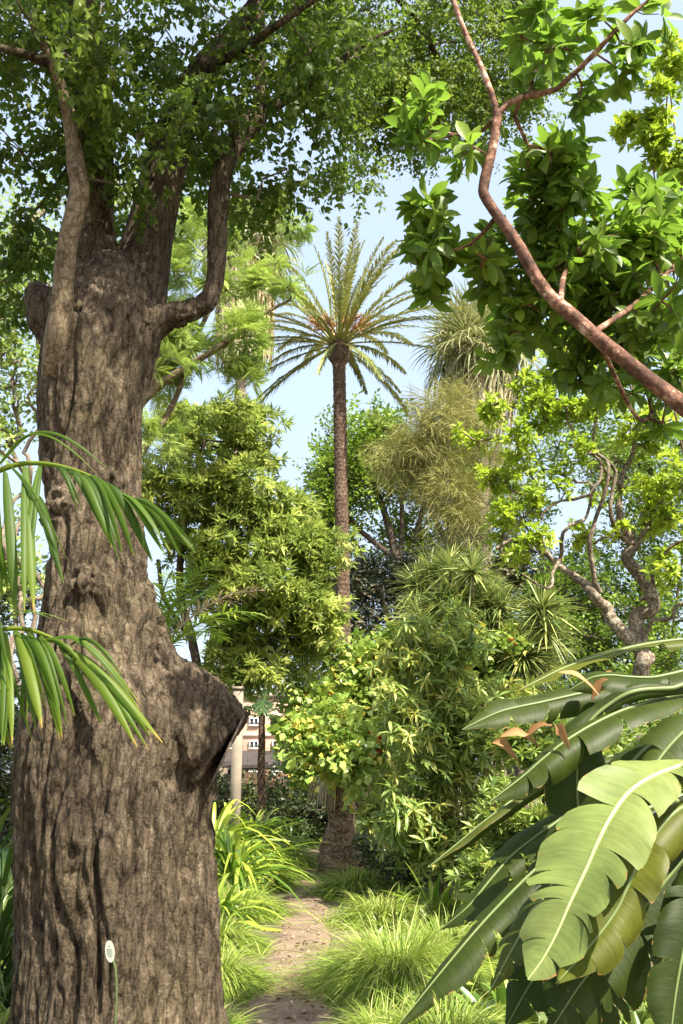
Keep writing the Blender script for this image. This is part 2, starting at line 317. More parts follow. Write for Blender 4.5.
def stamp(tpls, P, D, S, tone=None, up=(0, 0, 1), roll=0.5, mb=None, mi=0, tv=0.2):
    mb = mb or MB(); n = len(P)
    B = basis(D, up, rng.normal(0, roll, n)); S = np.broadcast_to(np.asarray(S, float), (n,))
    tone = rng.uniform(0.2, 0.8, n) if tone is None else np.broadcast_to(tone, (n,))
    pick = rng.integers(0, len(tpls), n)
    for q, tp in enumerate(tpls):
        m = pick == q; c = m.sum()
        if not c: continue
        V = np.einsum('vk,nkj->nvj', tp[0], B[m]) * S[m][:, None, None] + P[m][:, None]
        f = (tp[1][None] + (np.arange(c) * len(tp[0]))[:, None, None]).reshape(-1, tp[1].shape[1])
        T = tone[m][:, None] + tp[2][None] * tv
        mb.add(V.reshape(-1, 3), f, T.ravel(), mi=mi)
    return mb
def compose(leaf, P, D, S, up=(0, 0, 1), roll=0.4):
    """one shoot template from many leaves"""
    P = np.asarray(P, float); n = len(P); B = basis(D, up, rng.normal(0, roll, n))
    S = np.broadcast_to(S, (n,))
    V = (np.einsum('vk,nkj->nvj', leaf[0], B) * S[:, None, None] + P[:, None]).reshape(-1, 3)
    f = (leaf[1][None] + (np.arange(n) * len(leaf[0]))[:, None, None]).reshape(-1, leaf[1].shape[1])
    return V, f, np.repeat(rng.uniform(-1, 1, n), len(leaf[0]))
def rosette(leaf, n, k=4, spread=(0.2, 1.2), L=0.3, S=0.7):
    out = []
    for _ in range(k):
        t = rng.uniform(0, 1, n); a = np.arange(n) * 2.4 + rng.normal(0, 0.3, n)
        th = spread[0] + (spread[1] - spread[0]) * (1 - t)
        P = np.c_[t * L, 0 * t, 0 * t]; D = np.c_[np.cos(th), np.sin(th) * np.cos(a), np.sin(th) * np.sin(a)]
        out.append(compose(leaf, P, D, S * rng.uniform(0.75, 1.1, n), up=(0.6, 0, 1)))
    return out
def spray(leaf, n, k=4, L=1.0, S=0.3, hang=0.6, wob=0.08):
    """leaves alternate along a twig and hang"""
    out = []
    for _ in range(k):
        t = np.linspace(0.1, 1, n); s = np.where(np.arange(n) % 2, 1, -1)
        P = np.c_[t * L, rng.normal(0, wob, n), rng.normal(0, wob, n) - 0.15 * t ** 2]
        D = np.c_[rng.uniform(0.2, 0.9, n), s * rng.uniform(0.4, 1, n), -hang + rng.normal(0, 0.4, n)]
        out.append(compose(leaf, P, D, S * rng.uniform(0.7, 1.15, n), roll=0.7))
    return out
def pinnate(n=9, pairs=9, k=3, lw=0.22, L=1.0):
    leaf = quadleaf(lw, 0.03, 0.05); out = []
    for _ in range(k):
        Ps, Ds, Ss = [], [], []
        for q in range(n):
            a = q * 2.4; th = rng.uniform(0.4, 1.25); d = np.array([math.cos(th), math.sin(th) * math.cos(a), math.sin(th) * math.sin(a)])
            side = nrm(np.cross([0, 0, 1.0], d)); b = np.array([q * 0.03, 0, 0])
            for i in range(pairs):
                t = (i + 1) / pairs; p = b + d * t * L + np.array([0, 0, -0.25 * t * t])
                for s in (-1, 1):
                    Ps.append(p); Ds.append(d * 0.5 + side * s + np.array([0, 0, -0.15])); Ss.append(0.24 * math.sin(PI * (0.15 + 0.8 * t)) + 0.04)
        out.append(compose(leaf, Ps, Ds, np.array(Ss), roll=0.15))
    return out
TP = {
 'kur': spray(fineleaf(0.36, 0.05, 0.2, 3, 'heart'), 9, 5, 1.0, 0.34, 0.8),
 'kurf': spray(quadleaf(0.34, 0.06, 0.15, 0.35), 10, 5, 1.0, 0.30, 0.6),
 'big': rosette(fineleaf(0.2, 0.06, 0.22, 5, 'obov'), 8, 5, (0.5, 1.7), 0.16, 0.95),
 'lance': rosette(quadleaf(0.13, 0.04, 0.15), 10, 5, (0.2, 1.5), 0.3, 0.8),
 'lime': rosette(quadleaf(0.19, 0.05, 0.2, 0.6), 9, 5, (0.5, 1.5), 0.2, 0.8),
 'leafy': spray(quadleaf(0.26, 0.05, 0.12), 10, 5, 1.0, 0.33, 0.1, 0.12),
 'hib': spray(fineleaf(0.48, 0.06, 0.2, 3, 'heart'), 7, 5, 1.0, 0.42, 0.25, 0.12),
 'droop': rosette(fineleaf(0.11, 0.03, 0.45, 3, 'oval'), 10, 5, (0.6, 2.3), 0.25, 0.9),
 'pin': pinnate(6, 11, 4, .16),
 'casu': spray(quadleaf(0.014, 0.0, 0.25, 0.5), 26, 4, 0.7, 0.75, 0.5, 0.10),
}

# ------------------------------------------------------------------ trees
def blobpts(blobs):
    P, C = [], []
    for (px, py, Y, rx, ry, rd, n) in blobs:
        c = at(px, py, Y); s = pxs(py, Y)
        m = max(3, n // 6); q = nrm(rng.normal(size=(m, 3))) * (rng.uniform(0.1, 1.25, m) ** 0.55)[:, None]
        d = q[rng.integers(0, m, n)] + rng.normal(0, 0.2, (n, 3))
        P.append(c + d * np.array([rx * s, rd, ry * s])); C.append(nrm(d) * np.linalg.norm(d, axis=1)[:, None])
    return np.concatenate(P), np.concatenate(C)
def grow(nodes, nrad, tips, step, r_tip, up=0.12):
    """joins every tip to the nearest wood, nearest tips first; returns edge arrays"""
    N = [*nodes]; par = [-1] * len(N); X = np.zeros((len(N) + len(tips) * 14, 3)); X[:len(N)] = nodes; cnt = len(N)
    d0 = np.array([np.min(((nodes - t) ** 2).sum(1)) for t in tips]); order = np.argsort(d0); tipi = []
    for q in order:
        t = tips[q]; v = X[:cnt] - t; dd = np.sqrt((v ** 2).sum(1)) + 0.25 * np.maximum(v[:, 2], 0)
        k = int(np.argmin(dd)); L = np.linalg.norm(X[k] - t)
        m = min(10, max(1, int(L / step))); p0 = X[k].copy(); side = rng.normal(0, 0.07 * L, 3)
        last = k
        for i in range(1, m + 1):
            f = i / m; p = p0 + (t - p0) * f + np.sin(PI * f) * (side + np.array([0, 0, up * L]))
            X[cnt] = p; par.append(last); last = cnt; cnt += 1
        tipi.append((q, last))
    par = np.array(par); w = np.zeros(cnt)
    for _, l in tipi: w[l] += 1
    n0 = len(nodes)
    for i in range(cnt - 1, n0 - 1, -1): w[par[i]] += w[i]
    rad = r_tip * np.maximum(w, 1) ** 0.42
    e = np.arange(n0, cnt); pr = par[e]
    rp = np.where(pr < n0, rad[e] * 1.1, rad[pr]); rp = np.minimum(rp, rad[e] * 1.6)
    D = np.zeros((len(tips), 3))
    for q, l in tipi: D[q] = X[l] - X[par[l]]
    return X[pr], X[e], rp, rad[e], nrm(D)
def limbs3(limbs):
    out = []
    for l in limbs:
        P = np.array([at(a, b, c) for a, b, c, r in l]); r = np.array([r * pxs(b, c) for a, b, c, r in l]); out.append((P, r))
    return out
def tree(name, label, cat, limbs, blobs, tp, leaf, bark, S, shoots=4, clump=None, up=0.5, rt=0.006, group=None, step=0.35, rough=0.12,
         k=10, crown='crown', tv=0.25, roll=0.5, hang=None, arch=0.12, extra=None, base=None, tone=(0.2, 0.8), twigs='branch', curl=0.0, trunkname='trunk'):
    LB = limbs3(limbs)
    if base is None:
        p = LB[0][0][0]; base = (p[0], p[1], 0.0)
        if p[2] > 0.15:
            LB[0] = (np.vstack([[p[0], p[1], -0.1], LB[0][0]]), np.r_[LB[0][1][0] * 1.15, LB[0][1]])
    root = thing(name, base, label, cat, group)
    mb = MB(); nodes = []; nr = []
    for P, r in LB:
        n = max(4, int(np.linalg.norm(np.diff(P, axis=0), axis=1).sum() / 0.12)); n = min(n, 60)
        Q = spline(np.c_[P, r], n)
        if curl:
            for ax in range(3):
                Q[:, ax] += curl * np.array([noise.noise(Vector((q[0] * 1.7 + ax * 9, q[1] * 1.7, q[2] * 1.7))) for q in Q]) * np.minimum(1, np.arange(n) / 3)
        tube(mb, Q[:, :3], np.maximum(Q[:, 3], 0.002), k, rough)
        m = Q[:, 2] > base[2] + 0.3 * (Q[:, 2].max() - base[2]) if len(LB) == 1 else np.ones(n, bool)
        if P is LB[0][0] and len(LB) > 1: m = Q[:, 2] > base[2] + 0.45 * (Q[:, 2].max() - base[2])
        nodes.append(Q[m, :3])
    mb.build(trunkname, bark, root)
    nodes = np.concatenate(nodes)
    tips, out = blobpts(blobs)
    P0, P1, r0, r1, D = grow(nodes, None, tips, step, rt, arch)
    b = MB(); prisms(b, P0, P1, r0, r1, 5 if rt > .004 else 4, mi=1)
    n = len(tips); clump = clump if clump is not None else S * 0.8
    P = np.repeat(tips, shoots, 0); j = rng.normal(0, 1, P.shape) * clump * 0.5; j[::shoots] *= 0.15
    O = np.repeat(out, shoots, 0); DD = np.repeat(D, shoots, 0)
    d = 0.5 * O + 0.4 * DD + rng.normal(0, 0.55, P.shape) + j / max(clump, 1e-3) * 0.5; d[:, 2] += up
    if hang is not None: d = d * 0.5; d[:, 2] -= hang
    ct = np.repeat(rng.uniform(*tone, n), shoots) + rng.normal(0, 0.08, n * shoots)
    c = stamp(TP[tp], P + j, d, S * rng.uniform(0.75, 1.2, len(P)), ct, roll=roll, tv=tv, mb=b)
    # fine twiglets holding the shoots
    if rt > 0.003: 
        prisms(c, np.repeat(tips, shoots, 0), P + j, np.full(len(P), rt * 0.6), np.full(len(P), rt * 0.35), 3, mi=1)
    c.build(crown, [leaf, bark], root)
    if extra: extra(root, tips)
    return root

def ribbon(mb, P, w, nvec, fold=0.0, tone=0.5, n=None, tips=None):
    """strip along P of half width w, three points across, facing nvec"""
    P = np.asarray(P, float)
    if n: 
        Q = spline(np.c_[P, w if np.ndim(w) else np.full(len(P), w)], n); P = Q[:, :3]; w = Q[:, 3]
    T = nrm(np.gradient(P, axis=0)); N = np.broadcast_to(np.asarray(nvec, float), P.shape)
    Sd = nrm(np.cross(T, N)); N2 = np.cross(Sd, T); w = np.broadcast_to(w, (len(P),))[:, None]
    V = np.concatenate([P - Sd * w + N2 * w * fold, P, P + Sd * w + N2 * w * fold]); m = len(P); i = np.arange(m - 1)
    f = np.concatenate([np.stack([i, i + m, i + 1 + m, i + 1], -1), np.stack([i + m, i + 2 * m, i + 2 * m + 1, i + m + 1], -1)])
    if np.ndim(tone): tone = np.tile(tone, 3)
    mb.add(V, f, tone)
def blades(mb, base, n, L, w, r0=0.1, el=(40, 88), droop=0.6, seg=5, cols=2, tone=(0.2, 0.9), zr=0.0, tipdry=0.15, az=None, sq=1.0, curl=0.0):
    """n arching blades out of one tuft (all at once)"""
    a = rng.uniform(0, 2 * PI, n) if az is None else rng.uniform(az[0], az[1], n)
    e = np.radians(rng.uniform(el[0], el[1], n)); Ln = L * rng.uniform(0.6, 1.15, n); rr = r0 * np.sqrt(rng.uniform(0, 1, n))
    B = np.c_[rr * np.cos(a), rr * np.sin(a) * sq, rng.uniform(0, zr + 1e-6, n)] + np.asarray(base)
    a2 = a + rng.normal(0, 0.35, n)
    D = np.c_[np.cos(e) * np.cos(a2), np.cos(e) * np.sin(a2), np.sin(e)]
    t = np.linspace(0, 1, seg + 1); dr = droop * rng.uniform(0.5, 1.4, n)
    H = nrm(np.c_[np.cos(a2), np.sin(a2), 0 * a2])
    P = B[:, None] + Ln[:, None, None] * (D[:, None] * t[None, :, None] + (H * 0.35 * dr[:, None])[:, None] * (t ** 2)[None, :, None])
    P[..., 2] -= (Ln * dr)[:, None] * (t ** 2.2)[None]
    if curl: P += rng.normal(0, curl, (n, 1, 3)) * (t ** 2)[None, :, None] * L
    P[..., 2] = np.maximum(P[..., 2], np.asarray(base)[2] * 0 + 0.015)
    S = np.cross(D, [0, 0, 1.0]); S = nrm(S); tw = rng.normal(0, 0.5, n)
    N = np.cross(S, D); S = S * np.cos(tw)[:, None] + N * np.sin(tw)[:, None]
    ww = w * rng.uniform(0.7, 1.2, n)[:, None] * (np.minimum(1, 0.55 + t * 1.6) * (1 - t ** 3) + 0.03)[None]
    c = [-1, 1] if cols == 2 else [-1, 0, 1]; V = []
    for s in c:
        q = P + S[:, None] * (s * ww)[..., None]
        if cols == 3 and s == 0: q = q - N[:, None] * (ww * 0.45)[..., None]
        V.append(q)
    V = np.stack(V, 2)      # n, seg+1, cols, 3
    k = len(c); i, j = np.meshgrid(np.arange(seg), np.arange(k - 1), indexing='ij')
    f = np.stack([i * k + j, i * k + j + 1, (i + 1) * k + j + 1, (i + 1) * k + j], -1).reshape(-1, 4)
    f = (f[None] + (np.arange(n) * (seg + 1) * k)[:, None, None]).reshape(-1, 4)
    tn = rng.uniform(*tone, n)[:, None, None] + (tipdry * t ** 2)[None, :, None] + np.zeros((1, 1, k))
    mb.add(V.reshape(-1, 3), f, tn.ravel())
    return P[:, -1]
def frond(L=4.0, e=60, droop=0.8, pairs=55, ll=0.45, lw=0.018, ang=40, vee=0.5, hangl=0.25, bare=0.18, tone=(0.2, 0.8), seed=0, side=0.0, lseg=2):
    """feather palm frond pointing along +x; returns MB"""
    r = np.random.default_rng(seed); mb = MB(); t = np.linspace(0, 1, 22); e0 = R(e)
    an = e0 - droop * t ** 1.3; ds = L / 21
    x = np.concatenate([[0], np.cumsum(np.cos(an[:-1]) * ds)]); z = np.concatenate([[0], np.cumsum(np.sin(an[:-1]) * ds)])
    P = np.c_[x, side * t ** 2 * L, z]
    tube(mb, P, 0.035 * (1 - t) ** 0.8 * (L / 4) + 0.004, 5, tone=0.75)
    tt = np.repeat(np.linspace(bare, 0.995, pairs), 2) + r.normal(0, 0.003, pairs * 2); tt = np.clip(tt, 0, 1)
    s = np.tile([-1, 1], pairs); Q = np.stack([np.interp(tt, t, P[:, i]) for i in range(3)], 1); A = np.interp(tt, t, an)
    T = np.c_[np.cos(A), 0 * A, np.sin(A)]; U = np.c_[-np.sin(A), 0 * A, np.cos(A)]; Y = np.tile([0, 1.0, 0], (len(tt), 1))
    ag = np.radians(ang + r.normal(0, 7, len(tt))); v = vee + r.normal(0, 0.2, len(tt))
    D = T * np.cos(ag)[:, None] + (Y * s[:, None] * np.cos(v)[:, None] + U * np.sin(v)[:, None]) * np.sin(ag)[:, None]
    l = ll * np.sin(PI * np.clip(0.12 + 0.83 * (tt - bare) / (1 - bare), 0, 1)) ** 0.6 * r.uniform(0.85, 1.1, len(tt))
    g = np.linspace(0, 1, lseg + 1)
    C = Q[:, None] + D[:, None] * (l[:, None] * g)[..., None]; C[..., 2] -= (hangl * l)[:, None] * (g ** 2)[None]
    wd = nrm(np.cross(D, np.cross(D, T) + 1e-4)) * lw
    wp = np.array([0.5, 1.0, 0.05]) if lseg == 2 else np.interp(g, [0, 0.4, 1], [0.5, 1, 0.05])
    V = np.stack([C - wd[:, None] * wp[None, :, None], C + wd[:, None] * wp[None, :, None]], 2)
    i = np.arange(lseg); f = np.stack([2 * i, 2 * i + 1, 2 * i + 3, 2 * i + 2], -1)
    f = (f[None] + (np.arange(len(tt)) * 2 * (lseg + 1))[:, None, None]).reshape(-1, 4)
    tn = np.repeat(r.uniform(*tone, len(tt)), 2 * (lseg + 1))
    mb.add(V.reshape(-1, 3), f, tn)
    return mb
def fanleaf(L=0.9, pet=0.8, n=26, w=0.03, droop=0.5, spread=140, seed=0, tone=(0.2, 0.8), curlf=0.2):
    r = np.random.default_rng(seed); mb = MB(); t = np.linspace(0, 1, 6)
    tube(mb, np.c_[t * pet, 0 * t, -0.12 * pet * t ** 2], 0.018 - 0.008 * t, 4, tone=0.7)
    c = np.array([pet, 0, -0.12 * pet]); mm = 5; g = np.linspace(0, 1, mm + 1)
    for a in np.linspace(-R(spread), R(spread), n):
        a += r.normal(0, 0.03); d = np.array([math.cos(a), math.sin(a), -0.1 + 0.15 * math.cos(a)]); l = L * (0.75 + 0.25 * math.cos(a)) * r.uniform(0.85, 1.08)
        P = c + d * (l * g)[:, None]; P[:, 2] -= droop * l * (g ** 2.6) * r.uniform(0.5, 1.5)
        P[:, 0] -= (curlf * l * g ** 3)
        ribbon(mb, P, w * np.array([0.25, 0.7, 1, 0.85, 0.5, 0.05]), (0, 0, 1), -0.6, r.uniform(*tone) + 0.25 * g ** 3)
    return mb
def linkcopy(o, parent, loc, rot, name=None):
    c = o.copy(); COL.objects.link(c); c.parent = parent; c.location = loc; c.rotation_euler = rot
    return c

# ================================================================== SETTING
def groundmat():
    m, n, b, out = nmat('soil'); L = n.links
    g = node(n, 'ShaderNodeNewGeometry')
    a = node(n, 'ShaderNodeTexNoise'); a.inputs['Scale'].default_value = 0.5; a.inputs['Detail'].default_value = 6; L.new(g.outputs['Position'], a.inputs['Vector'])
    c = node(n, 'ShaderNodeTexNoise'); c.inputs['Scale'].default_value = 25; c.inputs['Detail'].default_value = 6; L.new(g.outputs['Position'], c.inputs['Vector'])
    ad = node(n, 'ShaderNodeMath', operation='MULTIPLY_ADD'); L.new(c.outputs[0], ad.inputs[0]); ad.inputs[1].default_value = 0.8; L.new(a.outputs[0], ad.inputs[2])
    L.new(ramp(n, ad.outputs[0], [(0.55, (0.05, 0.04, 0.025)), (0.85, (0.10, 0.085, 0.04)), (1.05, (0.16, 0.13, 0.07))]), b.inputs['Base Color'])
    b.inputs['Roughness'].default_value = 0.95
    bp = node(n, 'ShaderNodeBump'); bp.inputs['Distance'].default_value = 0.03; L.new(c.outputs[0], bp.inputs['Height']); L.new(bp.outputs[0], b.inputs['Normal'])
    return m
def pathmat():
    m, n, b, out = nmat('trodden_path'); L = n.links
    g = node(n, 'ShaderNodeNewGeometry')
    a = node(n, 'ShaderNodeTexNoise'); a.inputs['Scale'].default_value = 2.5; a.inputs['Detail'].default_value = 7; a.inputs['Roughness'].default_value = 0.7; L.new(g.outputs['Position'], a.inputs['Vector'])
    c = node(n, 'ShaderNodeTexVoronoi'); c.inputs['Scale'].default_value = 60; L.new(g.outputs['Position'], c.inputs['Vector'])
    ad = node(n, 'ShaderNodeMath', operation='MULTIPLY_ADD'); L.new(c.outputs['Distance'], ad.inputs[0]); ad.inputs[1].default_value = 0.35; L.new(a.outputs[0], ad.inputs[2])
    L.new(ramp(n, ad.outputs[0], [(0.4, (0.06, 0.04, 0.026)), (0.62, (0.14, 0.094, 0.062)), (0.85, (0.22, 0.155, 0.108))]), b.inputs['Base Color'])
    b.inputs['Roughness'].default_value = 0.95
    bp = node(n, 'ShaderNodeBump'); bp.inputs['Distance'].default_value = 0.015; bp.inputs['Strength'].default_value = 0.8; L.new(ad.outputs[0], bp.inputs['Height']); L.new(bp.outputs[0], b.inputs['Normal'])
    return m
def sheet(name, xs, ys, zf, mat):
    X, Y = np.meshgrid(xs, ys); V = np.c_[X.ravel(), Y.ravel(), [zf(x, y) for x, y in zip(X.ravel(), Y.ravel())]]
    n, m = len(xs), len(ys); i, j = np.meshgrid(np.arange(m - 1), np.arange(n - 1), indexing='ij')
    f = np.stack([i * n + j, i * n + j + 1, (i + 1) * n + j + 1, (i + 1) * n + j], -1).reshape(-1, 4)
    o = MB().add(V, f).build(name, mat); o['kind'] = 'structure'; return o
xs = np.r_[-1500, -400, -120, np.linspace(-40, 40, 81), 120, 400, 1500]
ys = np.r_[-200, -40, np.linspace(-10, 60, 71), 90, 200, 600, 2500]
def gz(x, y):
    if abs(x) > 41 or y > 61 or y < -11: return 0
    return 0.03 * noise.noise(Vector((x * 0.6, y * 0.6, 0))) * min(1, abs(x + 0.35) / 1.5) - 0.0
sheet('ground', xs, ys, gz, groundmat())
# the path: centre line read off the photo, about 0.9 m wide, its rims under the tussocks
PC = [(-0.28, 2.0), (-0.33, 5.0), (-0.37, 7.0), (-0.42, 9.2), (-0.45, 12.0), (-0.5, 15.0), (-0.62, 19.0), (-0.74, 24.0), (-1.0, 27), (-2.5, 32)]
pc = spline(np.array(PC), 130)
mb = MB(); k = 9; V = []
for i, (x, y) in enumerate(pc):
    T = nrm(pc[min(i + 1, 129)] - pc[max(i - 1, 0)]); nx, ny = T[1], -T[0]
    for j in range(k):
        u = (j / (k - 1) * 2 - 1); w = 0.32 + 0.12 * noise.noise(Vector((u * 2, y * 0.8, 3)))
        V.append((x + nx * u * w, y + ny * u * w, 0.035 - 0.012 * (1 - u * u) - (0.04 if abs(u) > 0.99 else 0) + 0.012 * noise.noise(Vector((x + u, y * 1.4, 5)))))
i, j = np.meshgrid(np.arange(129), np.arange(k - 1), indexing='ij')
f = np.stack([i * k + j, i * k + j + 1, (i + 1) * k + j + 1, (i + 1) * k + j], -1).reshape(-1, 4)
o = mb.add(V, f).build('path', pathmat()); o['kind'] = 'structure'
def pathx(y): return np.interp(y, pc[:, 1], pc[:, 0])
# leaf litter on the path and the soil
lf = quadleaf(0.2, 0.12, 0.1); TPL = [(lf[0], lf[1], np.zeros(4))]
n = 800; y = rng.uniform(5.5, 24, n); y = 5.5 + (y - 5.5) * rng.uniform(0.1, 1, n); x = pathx(y) + rng.normal(0, 0.3, n)
P = np.c_[x, y, np.full(n, 0.045)]; D = rng.normal(0, 1, (n, 3)) * [1, 1, 0.15]
o = stamp(TPL, P, D, rng.uniform(0.015, 0.075, n), rng.uniform(-.3, .9, n), roll=0.5).build('leaf_litter', M['litter']); tag(o, 'small dry leaves scattered over the pale dirt path', 'leaf litter', None, 'stuff')
# low ground cover on both sides
n = 9000; y = rng.uniform(5, 40, n); x = rng.uniform(-1, 1, n) * (1.5 + y * 0.42)
m = (np.abs(x - pathx(y)) > 0.75) & ~((np.abs(x + 1.3) < 0.9) & (np.abs(y - 6.6) < .9)); x, y = x[m], y[m]; n = len(x)
D = rng.normal(0, 0.6, (n, 3)) + [0, 0, 0.5]
o = stamp(TP['lance'], np.c_[x, y, rng.uniform(0.02, 0.12, n)], D, rng.uniform(0.12, 0.3, n)).build('ground_cover', M['cover']); tag(o, 'low leafy weeds covering the soil beside the path', 'ground cover', None, 'stuff')

# ================================================================== BIG OLD TREE
YT = 6.6
TC = [(122, 1075, 112), (118, 1010, 101), (116, 940, 95), (113, 860, 94), (110, 790, 92), (107, 720, 84), (102, 650, 70), (97, 590, 57), (94, 530, 51), (92, 470, 50), (91, 410, 51), (97, 360, 56), (101, 330, 55), (106, 300, 44), (111, 272, 27), (114, 252, 10)]
L1 = [(92, 345, 46), (86, 300, 34), (90, 240, 25), (92, 180, 23), (90, 110, 20), (86, 40, 17), (80, -60, 14), (70, -170, 10)]
L2 = [(120, 345, 40), (136, 290, 33), (148, 240, 26), (158, 195, 23), (172, 140, 20), (196, 85, 17), (228, 42, 14), (262, 0, 11), (320, -70, 8)]
L3 = [(128, 350, 30), (150, 325, 18), (178, 315, 13), (205, 304, 12), (215, 282, 11), (217, 240, 11), (219, 190, 11), (229, 155, 11), (246, 130, 12), (258, 118, 11)]
L4 = [(258, 122, 9), (261, 85, 6.5), (260, 40, 6), (259, 0, 6), (262, -60, 5)]
L5 = [(256, 118, 8), (285, 100, 5), (320, 78, 4), (355, 50, 3), (392, 30, 2)]
LS = [(105, 735, 92), (135, 722, 78), (165, 722, 64), (197, 737, 57), (223, 756, 53)]
LB_ = [(80, 345, 30), (52, 318, 22), (40, 296, 14), (36, 285, 9)]
LR = [(188, 760, 30), (186, 830, 28), (196, 910, 26), (198, 990, 26), (206, 1070, 32)]
LK = [(50, 1070, 60), (62, 1000, 42), (70, 930, 34), (80, 860, 30)]
big = thing('old_tree', (at(118, 1010, YT)[0], YT, 0.0), 'massive old tree with rough brown trunk and sawn off limb stub beside the path', 'tree')
mb = MB()
def off(l, dy): return [(a, b, YT + dy, c) for a, b, c in l]
for l, dy, kk in ((TC, 0, 40), (L1, 0.05, 20), (L2, 0.2, 20), (L3, 0.0, 16), (LS, -0.05, 28), (LB_, 0, 16), (LR, -0.12, 20), (LK, -0.05, 20)):
    P, r = limbs3([off(l, dy)])[0]; tube(mb, P, r, kk, seg=60)
# burls on the front face
for (px, py, rr, dd) in ((66, 508, 26, -0.22), (88, 585, 22, -0.33), (52, 520, 20, -0.1), (150, 660, 26, -0.2), (110, 480, 16, -0.25)):
    c = at(px, py, YT + dd); s = rr * pxs(py, YT)
    tube(mb, [c + np.array([0, 0, z * s]) for z in (-1, -0.6, 0, 0.6, 1)], [0.1 * s, 0.75 * s, 0.95 * s, 0.75 * s, 0.1 * s], 14)
tmp = mb.build('tmp', M['bark']); md = tmp.modifiers.new('r', 'REMESH'); md.mode = 'VOXEL'; md.voxel_size = 0.0115
ms = tmp.modifiers.new('s', 'SMOOTH'); ms.iterations = 14; ms.factor = 0.5
dg = bpy.context.evaluated_depsgraph_get(); me = bpy.data.meshes.new_from_object(tmp.evaluated_get(dg)); me.name = 'trunk'
bpy.data.objects.remove(tmp)
nv = len(me.vertices); co = np.zeros(nv * 3, np.float32); me.vertices.foreach_get('co', co); co = co.reshape(-1, 3).astype(float)
nn = np.zeros(nv * 3, np.float32); me.vertices.foreach_get('normal', nn); nn = nn.reshape(-1, 3)
tips_stub = at(228, 746, YT - 0.05); zf = at(100, 330, YT)[2]
d = np.zeros(nv)
for i in range(nv):
    x, y, z = co[i]
    w = 1.0 if z < zf else max(0.25, 1 - (z - zf) * 1.2)
    q = Vector((x * 5 + 3, y * 5, z * 0.55)); wob = noise.noise(Vector((x * 2, y * 2, z * 1.3))) * 1.2
    a = 1 - abs(noise.noise(Vector((x * 7 + wob, y * 7, z * 0.8)))) * 2          # long ridges
    b_ = 1 - abs(noise.noise(Vector((x * 19 + wob, y * 19, z * 4.5)))) * 2.2      # plates
    c = noise.noise(Vector((x * 45, y * 45, z * 16)))
    g = noise.noise(Vector((x * 2.2, y * 2.2, z * 1.0)))
    d[i] = w * (-0.05 * max(0, a - 0.55) / 0.45 * (1 if z < zf else .3) - 0.022 * max(0, b_ - 0.35) + 0.009 * c + 0.055 * g)
# the two long vertical clefts and the small hollows of the front face
for (pts, wd, dp) in (([(99, 1040), (98, 960), (96, 880), (93, 830)], 0.022, 0.06), ([(150, 1040), (148, 940), (146, 860), (150, 790)], 0.05, 0.045), ([(128, 800), (130, 740), (126, 700), (140, 640)], 0.04, 0.03)):
    Q = spline(np.array([at(a, b, YT - 0.55) for a, b in pts]), 60); m = co[:, 1] < YT
    zz = co[:, 2]; xx = np.interp(zz, Q[:, 2], Q[:, 0]); inside = np.clip((zz - Q[0, 2] + .15) / .3, 0, 1) * np.clip((Q[-1, 2] - zz + .15) / .3, 0, 1)
    d -= m * inside * dp * np.exp(-((co[:, 0] - xx) / wd) ** 2)
for (px, py, rr) in ((68, 855, 0.035), (67, 875, 0.03), (80, 918, 0.045), (45, 950, 0.03), (90, 610, .05)):
    c = at(px, py, YT - 0.6); e = ((co[:, 0] - c[0]) / rr) ** 2 + ((co[:, 2] - c[2]) / (rr * 1.6)) ** 2
    d -= (co[:, 1] < YT) * 0.06 * np.exp(-e)
co2 = co + nn * d[:, None] - wloc(big)
me.vertices.foreach_set('co', co2.astype(np.float32).ravel()); me.update()
me.polygons.foreach_set('use_smooth', np.ones(len(me.polygons), bool))
me.materials.clear(); me.materials.append(M['bark'])
tr = bpy.data.objects.new('trunk', me); COL.objects.link(tr); tr.parent = big
# sawn face of the stub
c0 = at(224, 756, YT - 0.05); mb = MB(); r0 = 45 * pxs(745, YT); ax = nrm(np.array([0.90, 0.12, -0.42]))
V = [c0 + ax * 0.012]; u = nrm(np.array([0, 0, 1.0]) - ax * ax[2]); v = np.cross(ax, u)
for q in range(28):
    a = q / 28 * 2 * PI; rr = r0 * (1.05 + 0.06 * math.sin(3 * a + 1)); V.append(c0 + ax * 0.008 + (u * math.sin(a) + v * math.cos(a)) * rr)
for q in range(28):
    a = q / 28 * 2 * PI; rr = r0 * (1.08 + 0.06 * math.sin(3 * a + 1)); V.append(c0 - ax * 0.006 + (u * math.sin(a) + v * math.cos(a)) * rr)
fs = [[0, 1 + q, 1 + (q + 1) % 28, 1 + (q + 1) % 28] for q in range(28)]
m_ = MB(); m_.add(V, [[0, 1 + q, 1 + (q + 1) % 28] for q in range(28)]); m_.add(V, [[1 + q, 29 + q, 29 + (q + 1) % 28, 1 + (q + 1) % 28] for q in range(28)])
m_.build('cut_face', M['cutwood'], big)
